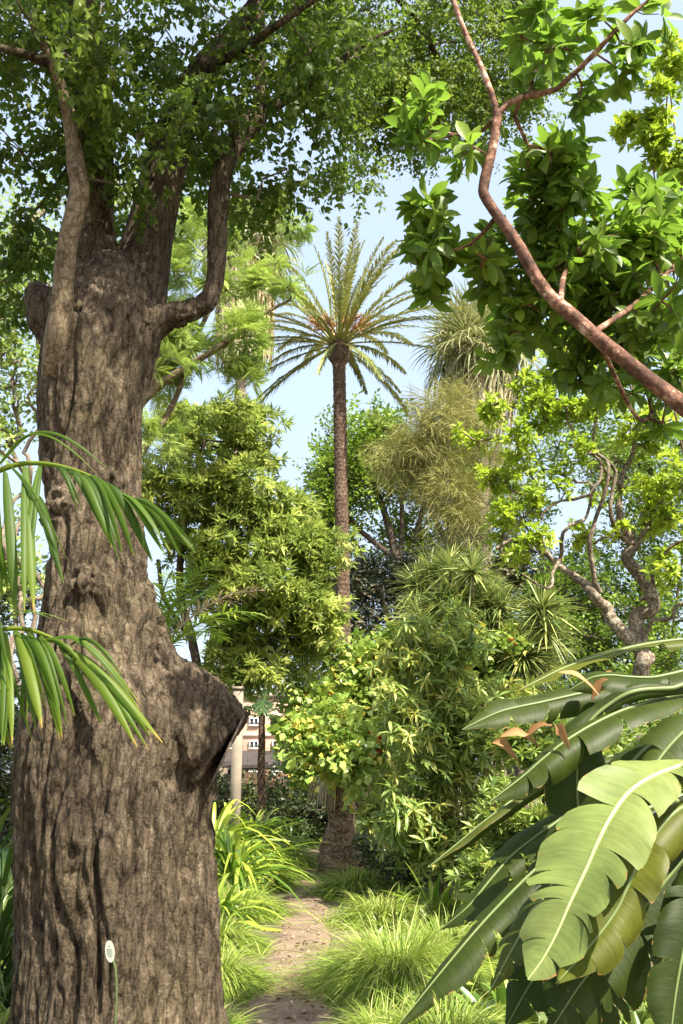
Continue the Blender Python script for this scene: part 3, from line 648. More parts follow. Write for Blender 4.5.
# upper limbs, thin branches and crown
mb = MB(); nodes = []
LIM = [off(L4, 0), off(L5, 0), off(L1[3:], 0.05), off(L2[4:], 0.2), off(L3[5:], 0),
 [(82, -50, YT, 13), (60, -220, YT - 0.5, 9), (40, -420, YT - 1.2, 5)],
 [(60, -150, YT, 9), (150, -300, YT - 1, 7), (300, -420, YT - 1.6, 4)],
 [(320, -70, YT + .2, 8), (400, -110, YT + 1, 7), (470, -60, YT + 2, 5), (520, 0, YT + 3, 3)],
 [(300, -48, YT + .2, 6), (420, -200, YT - 0.5, 5), (560, -330, YT - 1, 3)],
 [(92, 90, YT, 8), (40, 60, YT - 0.8, 5), (-30, 40, YT - 1.2, 3)],
 [(205, 75, YT + .2, 7), (270, 30, YT - 0.6, 4), (330, -10, YT - 1, 2.5)],
 [(262, -40, YT, 6), (340, -60, YT + 1.5, 5), (400, 0, YT + 2.4, 4), (440, 60, YT + 3, 2.5)]]
for i, (P, r) in enumerate(limbs3(LIM)):
    Q = spline(np.c_[P, r], 26); nodes.append(Q[:, :3])
    if i not in (2, 3, 4): mb = MB(); tube(mb, Q[:, :3], Q[:, 3], 10, 0.15); mb.build('limb', M['bark'], big)
nodes = np.concatenate(nodes)
# pale smooth stem growing up the front
mb = MB(); P, r = limbs3([[(56, 390, YT - 0.12, 14), (57, 350, YT - 0.34, 14), (62, 300, YT - 0.42, 11), (67, 245, YT - 0.5, 10), (79, 195, YT - 0.55, 10), (76, 165, YT - 0.58, 9), (70, 120, YT - 0.6, 7), (55, 70, YT - 0.7, 5), (30, 20, YT - 0.9, 3)]])[0]
tube(mb, P, r, 12, 0.1, seg=40); mb.build('pale_stem', M['barkp'], big); nodes = np.vstack([nodes, spline(P, 20)[6:]])
mb = MB(); c = at(75, 168, YT - 0.68)
tube(mb, [c, c + [0.0, -0.035, 0.0]], [0.028, 0.022], 10); mb.build('branch_scar', M['cutwood'], big)
BL = [(30, 40, YT - .5, 60, 50, .9, 58), (110, 40, YT - .7, 70, 55, .8, 54), (50, 130, YT - .4, 60, 45, .6, 51), (15, 220, YT + .2, 28, 55, .5, 24),
      (150, 110, YT - .5, 55, 40, .5, 31), (200, 60, YT, 60, 50, .8, 42), (130, 165, YT - .5, 26, 20, .3, 11), (190, 185, YT + .5, 26, 26, .4, 15), (270, 50, YT, 50, 45, .8, 51),
      (300, 110, YT, 42, 46, .5, 36), (288, 178, YT, 46, 16, .4, 17), (245, 180, YT + .3, 30, 22, .4, 14), (330, 140, YT + .1, 20, 18, .3, 9), (345, 40, YT + .3, 50, 42, .6, 39),
      (215, 110, YT + .6, 55, 40, .5, 29), (120, 235, YT + .8, 26, 24, .4, 11), (110, 305, YT - .55, 12, 8, .08, 0), (25, 300, YT + .6, 30, 26, .4, 10), (10, 10, YT, 70, 50, 1, 43),
      # above the frame: the part of the crown that shades the trunk
      (60, -130, YT - .4, 150, 90, 1.3, 120), (260, -120, YT - .3, 150, 80, 1.3, 120), (330, -280, YT - 1.2, 190, 90, 1.3, 75), (120, -330, YT - 1.2, 160, 100, 1.3, 80), (540, -330, YT - 1.3, 110, 60, 1.0, 18), (430, -440, YT - 2.0, 150, 90, 1.2, 50), (250, -480, YT - 2.0, 170, 110, 1.2, 110), (60, -500, YT - 2.2, 140, 110, 1.2, 70)]
tips, out = blobpts(BL)
P0, P1, ra, rb, D = grow(nodes, None, tips, 0.18, 0.0028, 0.1)
b = MB(); prisms(b, P0, P1, ra, rb, 5, mi=1)
def leafcloud(mb, tips, out, D, shoots, S, tp, up, sp, tone=(0.2, 0.8), hang=0.0):
    n = len(tips); P = np.repeat(tips, shoots, 0); j = rng.normal(0, 1, P.shape) * sp; j[::shoots] *= 0.1
    d = 0.4 * np.repeat(out, shoots, 0) + 0.4 * np.repeat(D, shoots, 0) + rng.normal(0, 0.55, P.shape); d[:, 2] += up - hang
    return stamp(TP[tp], P + j, d, S * rng.uniform(0.7, 1.2, len(P)), np.repeat(rng.uniform(*tone, n), shoots) + rng.normal(0, .1, len(P)), roll=0.6, mb=mb)
leafcloud(b, tips, out, D, 5, 0.19, 'kur', 0.0, 0.10, hang=0.15).build('crown', [M['kur'], M['barkg']], big)
# the finer, farther part of the crown hanging over the middle of the view
BF = [(400, 40, 9.5, 60, 42, .9, 95), (470, 40, 9.8, 60, 45, .9, 95), (360, 110, 9.3, 38, 40, .6, 46), (430, 100, 9.6, 50, 44, .7, 72), (520, 20, 10, 42, 34, .7, 50), (395, 145, 9.5, 28, 18, .4, 18), (490, 90, 9.7, 46, 34, .6, 36),
      (361, 175, 9.3, 10, 9, .2, 5), (545, 60, 10, 18, 24, .5, 14), (450, -40, 9.5, 110, 40, 1.2, 80), (340, 20, 9, 50, 50, .8, 50)]
tips, out = blobpts(BF)
P0, P1, ra, rb, D = grow(nodes, None, tips, 0.25, 0.003, 0.08)
b = MB(); prisms(b, P0, P1, ra, rb, 4, mi=1)
leafcloud(b, tips, out, D, 8, 0.19, 'kurf', 0.0, 0.13, (0.35, 1.0), 0.15).build('crown', [M['kur'], M['barkg']], big)

# ================================================================== RED-BARKED TREE (right)
YR = 4.6
trunkR = [(980, 1000, 4.9, 38.2), (930, 800, 4.85, 29.3), (840, 600, 4.8, 19.1), (760, 480, 4.7, 12), (700, 420, YR, 9.29), (660, 388, YR, 8.28), (610, 348, YR, 7.62), (575, 318, YR, 7), (545, 290, YR, 6.05), (515, 240, YR, 5.73), (487, 200, YR, 5.41), (484, 185, YR, 5.41), (492, 150, YR, 4.77), (498, 115, YR, 4.45)]
RL = [trunkR, [(498, 118, YR, 3.82), (492, 95, YR, 3.18), (478, 60, YR, 2.86), (463, 28, YR, 2.67), (450, -12, YR, 2.55), (440, -60, YR, 1.91)],
      [(498, 114, YR, 3.5), (510, 102, YR, 3.18), (530, 95, YR, 3.18), (552, 92, YR - .05, 2.93), (576, 72, YR - .1, 2.67), (600, 48, YR - .15, 2.55), (625, 20, YR - .2, 2.16), (652, -2, YR - .2, 1.91), (690, -30, YR - .2, 1.27)],
      [(494, 120, YR, 2.55), (480, 133, YR + .1, 1.91), (455, 135, YR + .2, 1.52), (430, 128, YR + .3, 1.02)],
      [(560, 305, YR, 3.18), (566, 270, YR + .4, 2.55), (590, 240, YR + .6, 1.91), (625, 215, YR + .8, 1.27)],
      [(590, 335, YR, 3.18), (640, 300, YR + .5, 2.55), (690, 250, YR + .8, 1.91)],
      [(498, 215, YR, 2.55), (470, 245, YR + .3, 1.59), (430, 255, YR + .5, 0.955)],
      [(600, 345, YR, 2.55), (640, 420, YR + .9, 1.91), (665, 390, YR + 1.2, 1.27)]]
RB = [(430, 140, YR + .2, 34, 26, .2, 12), (415, 105, YR + .3, 20, 20, .2, 5), (445, 222, YR + .4, 26, 14, .2, 18), (425, 255, YR + .5, 28, 26, .2, 26), (470, 170, YR + .1, 16, 18, .2, 5),
      (555, 30, YR, 38, 24, .3, 16), (590, 75, YR - .1, 46, 20, .2, 12), (640, 20, YR - .2, 46, 24, .2, 12), (560, 60, YR, 22, 18, .15, 6), (540, 85, YR, 18, 12, .1, 4),
      (560, 185, YR + .5, 60, 28, .4, 56), (540, 240, YR + .6, 55, 38, .4, 73), (600, 250, YR + .6, 60, 42, .5, 91), (650, 300, YR + .7, 44, 50, .5, 73), (520, 305, YR + .7, 32, 34, .3, 31), (580, 330, YR + .9, 50, 22, .3, 30),
      (640, 360, YR + 1, 46, 46, .4, 43), (630, 230, YR + .9, 50, 28, .4, 39), (500, 350, YR + .7, 18, 24, .2, 10), (672, 395, YR + 1, 20, 26, .3, 14), (485, 265, YR + .5, 20, 16, .2, 13), (760, 250, YR + .8, 70, 70, .6, 43)]
tree('red_barked_tree', 'red barked tree leaning in from the right with large glossy leaves against the sky', 'tree', RL, RB, 'big', M['gloss'], M['barkr'], 0.145, shoots=1, clump=0.11, up=0.15, rt=0.0028, step=0.12, rough=0.13, k=16, arch=0.04, tone=(0.3, 0.8), roll=0.5)

# ================================================================== DATE PALM
YP = 28.0
def datepalm():
    base = np.array([at(347, 700, YP)[0], YP, 0.0]); top = at(339, 352, YP)
    root = thing('date_palm', base, 'tall date palm with slender straight trunk rising in the centre of the sky', 'palm')
    mb = MB(); H = top[2]; n = 220; kk = 18; V = []
    for i in range(n):
        z = H * i / (n - 1); c = base + (top - base) * (i / (n - 1)); c[2] = z
        r = pxs(450, YP) * (6.6 + 1.2 * math.exp(-z / 2) + (1.8 * max(0, (z - H + 0.6) / 0.6)))
        for j in range(kk):
            a = j / kk * 2 * PI; rr = r * (1 + 0.09 * (((i * 0.5 + (j % 2) * 1.0) % 2.0) - 1.0))
            V.append(c + [rr * math.cos(a), rr * math.sin(a), 0])
    i, j = np.meshgrid(np.arange(n - 1), np.arange(kk), indexing='ij'); j2 = (j + 1) % kk
    mb.add(V, np.stack([i * kk + j, i * kk + j2, (i + 1) * kk + j2, (i + 1) * kk + j], -1).reshape(-1, 4)); mb.build('trunk', M['palmt'], root, smooth=False)
    mb = MB(); tube(mb, [top + [0, 0, z] for z in (-0.4, -0.2, 0.05, 0.3, 0.6)], [0.2, 0.33, 0.36, 0.28, 0.1], 16, 0.3, fr=9)
    rel = top - base
    mb.build('crown_shaft', M['palmt'], root)
    specs = [(84, 0.35, 4), (70, 0.6, 9), (54, 0.8, 13), (38, 0.85, 13), (20, 0.7, 10), (0, 0.5, 8), (-26, 0.45, 6)]
    q = 0
    for e, dr, cnt in specs:
        src = None
        for i in range(cnt):
            if i % 5 == 0:
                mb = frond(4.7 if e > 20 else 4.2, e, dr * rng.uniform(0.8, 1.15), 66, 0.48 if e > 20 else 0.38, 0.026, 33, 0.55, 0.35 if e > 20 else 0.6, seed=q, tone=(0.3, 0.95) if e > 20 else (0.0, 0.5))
                src = mb.build('frond', M['datef'], root, origin=(0, 0, 0)); o = src
            else: o = src.copy(); COL.objects.link(o)
            o.parent = root; a = (i + 0.5 * (q % 2)) / cnt * 2 * PI + q * 0.07 + rng.normal(0, 0.12)
            o.location = rel + np.array([0.2 * math.cos(a), 0.2 * math.sin(a), 0.25 + 0.15 * (e / 90)]); o.rotation_euler = (rng.normal(0, 0.06), rng.normal(0, 0.07), a)
            s = rng.uniform(0.86, 1.08) * (.70 if e > 55 else .80 if e > 0 else .74); o.scale = (s, s, s); q += 1
    for i in range(9):
        a = [-0.4, 0.2, -2.6, 2.9, -1.2, -2.0, 1.3, -0.8, 3.6][i]; e = R(rng.uniform(38, 62)); L = rng.uniform(.9, 1.4)
        mb = MB(); d = np.array([math.cos(a) * math.cos(e), math.sin(a) * math.cos(e), math.sin(e)]); t = np.linspace(0, 1, 6)
        P = base + rel + [0, 0, .3] + d * (t * L)[:, None] - np.array([0, 0, 0.25 * L]) * (t ** 2)[:, None]; tube(mb, P, 0.03, 4)
        for u in range(60):
            p = P[rng.integers(3, 6)] + rng.normal(0, 0.05, 3); v = nrm(d * 0.8 + rng.normal(0, 0.45, 3)) * rng.uniform(0.2, 0.42)
            prisms(mb, p[None], (p + v - [0, 0, 0.1])[None], np.array([0.011]), np.array([0.009]), 3)
        mb.build('fruit_stalk', M['orange'], root)
datepalm()

def fanpalm(name, label, base, top, tr, nl, L, pet, skirt, mat, trm, group=None, n=24, w=0.04, specs=None, skm='skirt', sc=1.0):
    base = np.array(base, float); top = np.array(top, float)
    root = thing(name, base, label, 'palm', group); mb = MB()
    t = np.linspace(0, 1, 50); P = base + (top - base) * t[:, None]
    tube(mb, P, tr * (1.15 - 0.25 * t) * (1 + 0.03 * np.sin(np.arange(50) * 2.6)), 16, 0.08, fr=3); mb.build('trunk', trm, root)
    rel = top - base; src = []
    for s in range(4): src.append(fanleaf(L, pet, n, w, [0.05, 0.2, 0.5, 0.9][s], 130, s, curlf=0.02 + 0.08 * s).build('leaf', mat, root, origin=(0, 0, 0)))
    used = [False] * 4
    for i in range(nl):
        f = i / max(1, nl - 1); e = R(78 - 110 * f ** 0.9); a = i * 2.4 + rng.normal(0, .2); s = min(3, int(f * 4))
        if not used[s]: o = src[s]; used[s] = True
        else: o = src[s].copy(); COL.objects.link(o)
        o.parent = root; o.location = rel; o.rotation_euler = (rng.normal(0, .15), -e, a); k = rng.uniform(.85, 1.1) * sc; o.scale = (k, k, k)
    if skirt:
        mb = MB(); m = int(260 * skirt)
        for i in range(m):
            a = rng.uniform(0, 2 * PI); z0 = top[2] - rng.uniform(0, 1) * skirt; r = tr * 1.1
            c = base + (top - base) * ((z0 - base[2]) / (top[2] - base[2])); d = np.array([math.cos(a), math.sin(a), 0]); l = rng.uniform(.5, 1.1) * L
            P = [c + d * r, c + d * (r + 0.45 * l) + [0, 0, 0.0], c + d * (r + 0.6 * l) - [0, 0, 0.45 * l], c + d * (r + 0.55 * l + rng.normal(0, .1)) - [0, 0, l * 1.05]]
            ribbon(mb, P, w * np.array([0.6, 1.6, 2.0, 0.4]), d, 0.2, rng.uniform(0, 1))
        mb.build('dead_leaf_skirt', M[skm], root)
    return root
p = at(478, 352, 34); fanpalm('fan_palm', 'fan palm with drooping pale leaves above the olive wispy tree, right of the date palm', (at(487, 640, 34)[0], 34, 0), p, 0.24, 60, 1.6, 1.3, 1.8, M['fanl'], M['palmg'], n=22, w=0.035)
p = at(248, 248, 42); fanpalm('fan_palm', 'tall fan palm wearing a thick straw skirt, behind the feathery tree near the old trunk', (at(228, 500, 42)[0], 42, 0), p, 0.26, 46, 1.7, 1.4, 4.6, M['fanl'], M['palmg'], n=20, w=0.05)

# ================================================================== TREES BEHIND
BKT = 'trees and shrubs behind the garden'
# feathery pale tree right of the old trunk
fl = [[(95, 760, 17, 10), (110, 560, 17, 8), (130, 430, 17, 6), (150, 393, 17, 4.5), (185, 368, 17, 3.6), (222, 345, 17, 3), (262, 315, 17.2, 2.2), (290, 300, 17.3, 1.2)],
      [(120, 480, 17, 6), (150, 440, 17.3, 3.5), (175, 400, 17.5, 3), (200, 330, 17.6, 2.4), (232, 270, 17.8, 1.8), (262, 235, 18, 1)],
      [(118, 520, 17, 5), (140, 340, 17.5, 4), (165, 270, 17.6, 3), (185, 225, 17.8, 2)], [(150, 393, 17, 4), (165, 330, 16.8, 2.4), (178, 300, 16.6, 1.5)]]
fb = [(175, 240, 17.6, 28, 26, 1, 20), (215, 235, 17.8, 20, 14, .8, 9), (282, 232, 18, 16, 12, .6, 9), (200, 290, 17.4, 34, 26, 1, 24), (275, 285, 17.4, 24, 22, .8, 17), (190, 345, 17.2, 34, 22, .9, 26),
      (240, 345, 17.1, 30, 16, .7, 18), (165, 380, 17, 20, 22, .7, 16), (235, 380, 17.3, 22, 18, .6, 13), (150, 290, 17.6, 20, 40, .8, 18), (100, 300, 19, 60, 60, 1.5, 30), (160, 430, 17.2, 22, 20, .8, 14)]
tree('feathery_tree', 'airy pale green tree with fine feathery leaves right behind the old trunk', 'tree', fl, fb, 'pin', M['feather'], M['barkp'], 0.36, shoots=2, clump=0.3, up=0.1, rt=0.006, step=0.4, tone=(0.25, 0.9), tv=.15)
# bushy tree with whorled lance leaves
bl = [[(205, 790, 21, 6), (200, 690, 21, 5), (192, 640, 21, 4.5), (180, 590, 21, 4), (185, 520, 21, 3), (205, 440, 21, 2)],
      [(212, 800, 21, 6), (208, 680, 21, 5.5), (214, 640, 20.8, 5), (228, 590, 20.8, 4), (250, 530, 20.8, 3), (262, 480, 20.8, 2)], [(214, 650, 20.8, 4), (250, 620, 20.6, 3), (300, 600, 20.5, 2)],
      [(200, 680, 21, 3.5), (222, 672, 20.6, 3), (260, 668, 20.6, 2)], [(192, 640, 21, 3), (165, 600, 21.2, 2.5), (158, 560, 21.4, 2)]]
bb = [(215, 430, 21, 38, 28, 1.0, 60), (175, 440, 21.3, 30, 34, 1.0, 44), (250, 440, 21.2, 20, 20, .7, 20), (180, 500, 21, 46, 34, 1.1, 66), (240, 500, 20.7, 46, 40, 1.1, 96), (285, 510, 21, 34, 28, .9, 50), (290, 560, 20.6, 46, 34, 1.0, 70),
      (240, 570, 20.4, 48, 38, 1.1, 90), (185, 560, 21, 30, 30, .9, 40), (270, 620, 20.4, 44, 34, .9, 76), (310, 600, 20.5, 28, 26, .8, 36), (262, 665, 20.5, 40, 24, .8, 46), (315, 640, 20.6, 22, 20, .6, 22), (225, 640, 20.6, 24, 26, .7, 24), (165, 620, 21.6, 22, 30, .8, 16)]
tree('lance_leaved_tree', 'bushy multi stemmed tree with whorled pale lance leaves left of the date palm trunk', 'tree', bl, bb, 'lance', M['lance'], M['barkd'], 0.30, shoots=5, clump=0.26, up=0.45, rt=0.006, step=0.4, tone=(0.1, 1.0))
# broad round tree behind the date palm
rl = [[(400, 900, 46, 6), (398, 640, 46, 5), (396, 560, 46, 4.5), (380, 500, 46, 3), (360, 460, 46, 2)], [(398, 590, 46, 4), (420, 520, 46, 3), (430, 470, 46, 2)], [(396, 560, 46, 3), (350, 520, 46, 2.5), (330, 480, 46, 1.5)],
      [(402, 620, 46, 3), (452, 540, 46, 2.6), (470, 490, 46, 1.6)], [(398, 600, 46, 3), (402, 510, 46, 2.5), (395, 450, 46, 1.5)], [(398, 640, 46, 3), (365, 560, 46, 2.2), (340, 520, 46, 1.5)]]
rb = [(345, 458, 46, 36, 24, 1.5, 85), (385, 448, 46, 40, 26, 1.6, 108), (430, 458, 46, 42, 26, 1.6, 108), (330, 495, 46, 26, 28, 1.3, 68), (375, 490, 46.5, 44, 22, 1.5, 68), (440, 500, 46.5, 40, 24, 1.5, 68), (480, 480, 46, 30, 30, 1.4, 68), (325, 540, 46, 24, 24, 1.2, 47), (400, 540, 47, 60, 26, 1.5, 61), (470, 550, 47, 40, 30, 1.5, 51)]
tree('round_crowned_tree', 'round crowned green tree on dark thin stems directly behind the date palm trunk', 'tree', rl, rb, 'leafy', M['round'], M['barkd'], 0.75, shoots=5, clump=0.6, up=0.5, rt=0.014, step=0.6, tone=(0.25, 0.9))
# olive wispy tree
cl = [[(470, 900, 29, 6), (462, 620, 29, 5), (450, 520, 29, 4), (446, 460, 29, 3), (452, 410, 29, 2)], [(455, 560, 29, 3), (420, 490, 29, 2.4), (402, 465, 29, 1.5)], [(455, 540, 29, 3), (485, 480, 29, 2.4), (500, 440, 29, 1.6)]]
cb = [(440, 412, 29, 16, 18, .7, 12), (455, 430, 29, 22, 16, .8, 20), (425, 440, 29, 22, 12, .8, 18), (398, 462, 29, 24, 12, .8, 18), (430, 475, 29, 26, 14, .9, 18), (475, 470, 29, 20, 14, .9, 12), (450, 500, 29, 26, 14, .9, 13), (490, 430, 29, 14, 16, .7, 9), (500, 480, 29, 18, 20, .8, 12), (465, 535, 29, 34, 12, .9, 18)]
tree('wispy_tree', 'olive brown wispy needle leaved tree in front of the fan palm with drooping leaves', 'tree', cl, cb, 'casu', M['casu'], M['barkg'], 0.75, shoots=5, clump=0.5, up=0.35, rt=0.009, step=0.5, tone=(0.2, 1.0), tv=.3)
# twisted coral tree
ct = [[(652, 830, 15.5, 10), (650, 700, 15.5, 8.8), (645, 640, 15.5, 8), (640, 590, 15.5, 6.8), (636, 540, 15.5, 5.2), (628, 490, 15.5, 3.1), (640, 440, 15.3, 2.2), (665, 400, 15, 1.2)],
      [(645, 650, 15.5, 7.2), (620, 620, 15.4, 6.4), (590, 585, 15.2, 5.2), (560, 560, 15.2, 3.1), (525, 548, 15, 2.5), (500, 552, 15, 1.9)],
      [(600, 592, 15.2, 2.8), (590, 555, 15, 2.5), (600, 515, 14.8, 2.2), (604, 480, 14.8, 1.9), (598, 440, 14.8, 1.5), (602, 400, 14.8, 1.2), (590, 365, 14.8, 0.93)],
      [(560, 560, 15.2, 2.2), (572, 535, 15, 1.9), (590, 520, 15, 1.6), (585, 490, 15, 1.4), (560, 470, 15, 1.1), (545, 455, 15, 0.74)],
      [(636, 545, 15.5, 3.1), (612, 520, 15.2, 2.2), (618, 480, 15, 1.9), (600, 450, 14.9, 1.6), (575, 440, 14.9, 0.99)], [(628, 490, 15.5, 2.5), (600, 470, 15, 1.9), (570, 500, 14.8, 1.5), (548, 520, 14.8, 1.1)],
      [(640, 600, 15.5, 2.5), (665, 560, 15, 1.9), (690, 545, 14.6, 1.6)], [(636, 550, 15.5, 2.8), (660, 500, 15.4, 1.9), (690, 470, 15.2, 1.2)], [(500, 552, 15, 1.6), (520, 520, 15, 1.2), (530, 480, 15, 1.1), (520, 440, 15, 0.81)],
      [(604, 470, 14.8, 1.6), (560, 410, 14.9, 1.2), (520, 390, 15, 0.99), (500, 400, 15, 0.74)], [(560, 560, 15, 1.9), (545, 590, 14.6, 1.4), (520, 575, 14.4, 0.99)], [(645, 640, 15.4, 2.5), (670, 600, 15, 1.9), (700, 590, 14.8, 1.2)]]
cbl = [(500, 400, 15, 22, 14, .5, 15), (545, 385, 15, 28, 18, .6, 21), (580, 360, 15, 30, 20, .6, 21), (620, 385, 14.9, 34, 22, .7, 24), (540, 425, 15, 26, 16, .5, 18), (580, 410, 14.8, 30, 18, .6, 18), (520, 450, 15, 24, 16, .5, 15), (500, 480, 15, 20, 20, .5, 12),
       (540, 490, 14.9, 26, 20, .6, 15), (505, 520, 15, 20, 16, .5, 12), (530, 545, 14.9, 24, 14, .5, 12), (640, 430, 15, 34, 26, .7, 30), (670, 470, 15.2, 30, 30, .8, 33), (655, 510, 15.4, 34, 26, .8, 33), (600, 460, 15, 24, 22, .6, 13), (670, 560, 15, 24, 26, .7, 24), (590, 540, 15.4, 24, 20, .6, 10), (470, 440, 15.2, 14, 10, .4, 6), (550, 350, 15.2, 30, 16, .6, 13), (640, 340, 15.4, 44, 26, .8, 27)]
tree('coral_tree', 'gnarled tree with pale twisted bare branches and lime leaf tufts under the red branch', 'tree', ct, cbl, 'lime', M['lime'], M['barkw'], 0.165, shoots=4, clump=0.16, up=0.5, rt=0.008, step=0.22, tone=(0.2, 1.1), curl=0.34, rough=0.15)
# darker foliage behind coral tree on the right
def bush(name, label, cat, px, py0, Y, blobs, tp, leaf, S, shoots=4, stems=5, rt=0.006, bark='barkd', **k):
    base = np.array([at(px, py0, Y)[0], Y, 0.0]); c = np.mean([[b[0], b[1]] for b in blobs], 0); ls = []
    d = ray(px, py0)
    ybase = HZ + F * 1.6 / Y * 1.0
    for i in range(stems):
        b = blobs[i % len(blobs)]
        ls.append([(px + rng.normal(0, 6), ybase, Y, rt / pxs(py0, Y) * 4.5), ((px + b[0]) / 2 + rng.normal(0, 8), (ybase + b[1]) / 2, (Y + b[2]) / 2, rt / pxs(py0, Y) * 3.5), (b[0], b[1], b[2], rt / pxs(py0, Y) * 1.5)])
    return tree(name, label, cat, ls, blobs, tp, leaf, M[bark], S, shoots=shoots, rt=rt, base=base, trunkname='stem', **k)
bush('backdrop_tree', 'mid green tree filling the gap behind the twisted branches near the right edge', 'tree', 650, 700, 24,
     [(640, 500, 24, 60, 60, 1.5, 80), (700, 430, 24, 50, 90, 1.5, 60), (560, 600, 25, 40, 30, 1.2, 34), (640, 600, 24, 60, 50, 1.4, 80), (600, 650, 24, 50, 30, 1.2, 50), (660, 660, 24, 40, 30, 1.2, 40), (570, 430, 26, 46, 50, 1.2, 44), (530, 520, 26, 30, 26, 1, 22), (620, 420, 25, 46, 46, 1.2, 50)], 'leafy', M['round'], 0.38, shoots=7, rt=0.01, step=.6, clump=.45, tone=(-.1, .75))
# yellow green tree top right
bush('sunlit_tree', 'bright yellow green tree lit by sun at the upper right edge', 'tree', 790, 700, 11,
     [(668, 75, 11, 18, 18, .4, 12), (660, 115, 11, 34, 16, .5, 22), (672, 165, 11, 30, 18, .5, 18), (650, 145, 11, 22, 10, .3, 9), (665, 215, 11, 34, 22, .5, 22), (640, 250, 11.2, 40, 20, .5, 18), (668, 280, 11, 34, 30, .5, 24), (700, 330, 11, 30, 40, .5, 20), (720, 180, 11, 40, 90, .8, 40)], 'lime', M['lime'], 0.17, shoots=5, rt=0.005, step=.25, clump=.13, stems=6, tone=(.2, 1.0), bark='barkp', up=.4)
# tree beyond the old trunk, left edge
bush('left_tree', 'loose light green tree with bent pale limbs beyond the left side of the old trunk', 'tree', 20, 700, 17,
     [(12, 300, 17, 34, 40, 1, 34), (40, 250, 17, 30, 50, 1, 30), (18, 370, 17, 34, 30, 1, 26), (45, 420, 17, 20, 40, .8, 12), (8, 440, 17, 26, 40, .8, 20), (150, 210, 19, 30, 30, 1, 20), (-20, 380, 17, 30, 80, 1, 30), (20, 540, 17, 30, 50, 1, 22), (100, 150, 18, 60, 60, 1, 30)], 'leafy', M['feather'], 0.36, shoots=4, rt=0.012, bark='barkg', step=.5, clump=.3, tone=(.1, .9), stems=3, curl=.5)
# dark hedges with cream blossom
def hedge(label, px, Y, blobs, name='flowering_shrub'):
    def ex(root, tips):
        sel = tips[rng.random(len(tips)) < 0.75]; P = np.repeat(sel, 5, 0) + rng.normal(0, .22, (len(sel) * 5, 3)); P[:, 1] -= 0.25; P[:, 2] += .12
        c = rosette(quadleaf(0.3, 0.1, 0.1), 5, 3, (0.7, 1.5), 0.1, 0.8); stamp(c, P, rng.normal(0, .5, P.shape) + [0, -.3, 1], 0.13).build('blossom', M['petal'], root)
    bush(name, label, 'shrub', px, 700, Y, blobs, 'leafy', M['hedge'], 0.34, shoots=6, rt=0.01, step=.5, clump=.34, extra=ex, tone=(.0, 1), stems=4)
hedge('dark flowering shrub dotted with cream blossom directly right of the date palm trunk', 375, 31, [(340, 590, 31, 34, 34, 1, 90), (385, 580, 31, 44, 28, 1, 110), (425, 570, 31, 34, 24, 1, 80), (380, 630, 31, 60, 40, 1, 100), (430, 620, 31, 40, 40, 1, 60), (370, 690, 31, 90, 46, 1, 90), (330, 640, 31.5, 30, 50, 1, 50)])
hedge('black green flowering shrub dotted with cream blossom below the twisted coral tree', 545, 27, [(520, 575, 27, 34, 26, 1, 80), (560, 590, 27, 34, 30, 1, 70), (590, 625, 27, 34, 30, 1, 60), (540, 640, 27, 60, 40, 1, 80), (500, 600, 27.5, 30, 40, 1, 40), (560, 690, 27, 100, 46, 1, 90), (480, 690, 27.5, 60, 46, 1, 50)])
# low dark planting closing the view under the trees
k = 0
for px, Y, lab, blobs in ((8, 11, 'dark leafy shrub crowding the left side of the old trunk low down', [(2, 800, 11, 26, 40, .5, 60), (5, 890, 10.5, 26, 50, .5, 60), (-20, 740, 11, 30, 40, .5, 30)]), (40, 24, 'dense dark shrub beyond the old trunk at the left edge', [(30, 700, 24, 80, 60, 1, 90), (20, 620, 24, 50, 50, 1, 50)]),
                          (255, 44, 'low dark hedge mass under the brown roof at the end of the path', [(225, 805, 30, 40, 26, 1, 60), (280, 806, 30, 50, 24, 1, 110), (330, 790, 30, 40, 34, 1, 90), (385, 790, 30, 50, 40, 1, 80), (300, 815, 29, 70, 14, 1, 60)]),
                          (640, 22, 'shady dark shrub behind the banana leaves at the right edge', [(650, 720, 22, 60, 50, 1, 70), (570, 740, 22, 60, 46, 1, 70), (690, 800, 22, 60, 50, 1, 50)])):
    bush('dark_shrub', lab, 'shrub', px, 700, Y if k != 2 else 30, blobs, 'leafy', M['hedge' if k != 3 else 'round'], 0.34 if k else .2, shoots=6, rt=0.01, step=.5, clump=.32, tone=(0, .9), stems=4); k += 1

# ================================================================== SPIKY CLUMP
def spiky(name, label, px, pyb, Y, heads, group):
    base = np.array([at(px, pyb, Y)[0], Y, 0.0]); root = thing(name, base, label, 'shrub', group)
    st = MB(); lv = MB()
    for (hx, hy, hY, L, n) in heads:
        c = at(hx, hy, hY); m = (base + c) / 2 + [0, 0, 0.1]
        tube(st, [base + rng.normal(0, .12, 3) * [1, 1, 0], m, c], [0.09, 0.07, 0.06], 7, .1, seg=10)
        D = nrm(rng.normal(0, 1, (n, 3)) * [1, 1, .8] + [0, 0, 0.25]); g = np.linspace(0, 1, 5)
        for d in D:
            l = L * rng.uniform(.75, 1.1); P = c + d * (l * g)[:, None] - np.array([0, 0, .22 * l]) * (g ** 2)[:, None]
            ribbon(lv, P, 0.017 * np.array([.8, 1, .9, .6, .03]) * (L / .8), (rng.normal(0, .3), rng.normal(0, .3), 1), 0.4, rng.uniform(0, .9) + .15 * g)
    st.build('stem', M['barkg'], root); lv.build('leaf_heads', M['spiky'], root)
H1 = [(440 + rng.uniform(-30, 34), 615 + rng.uniform(-45, 40), 21 + rng.uniform(-.8, .8), .9, 120) for _ in range(17)] + [(430, 570, 21.4, .8, 90), (450, 562, 21.5, .75, 80), (472, 600, 21, .8, 90)]
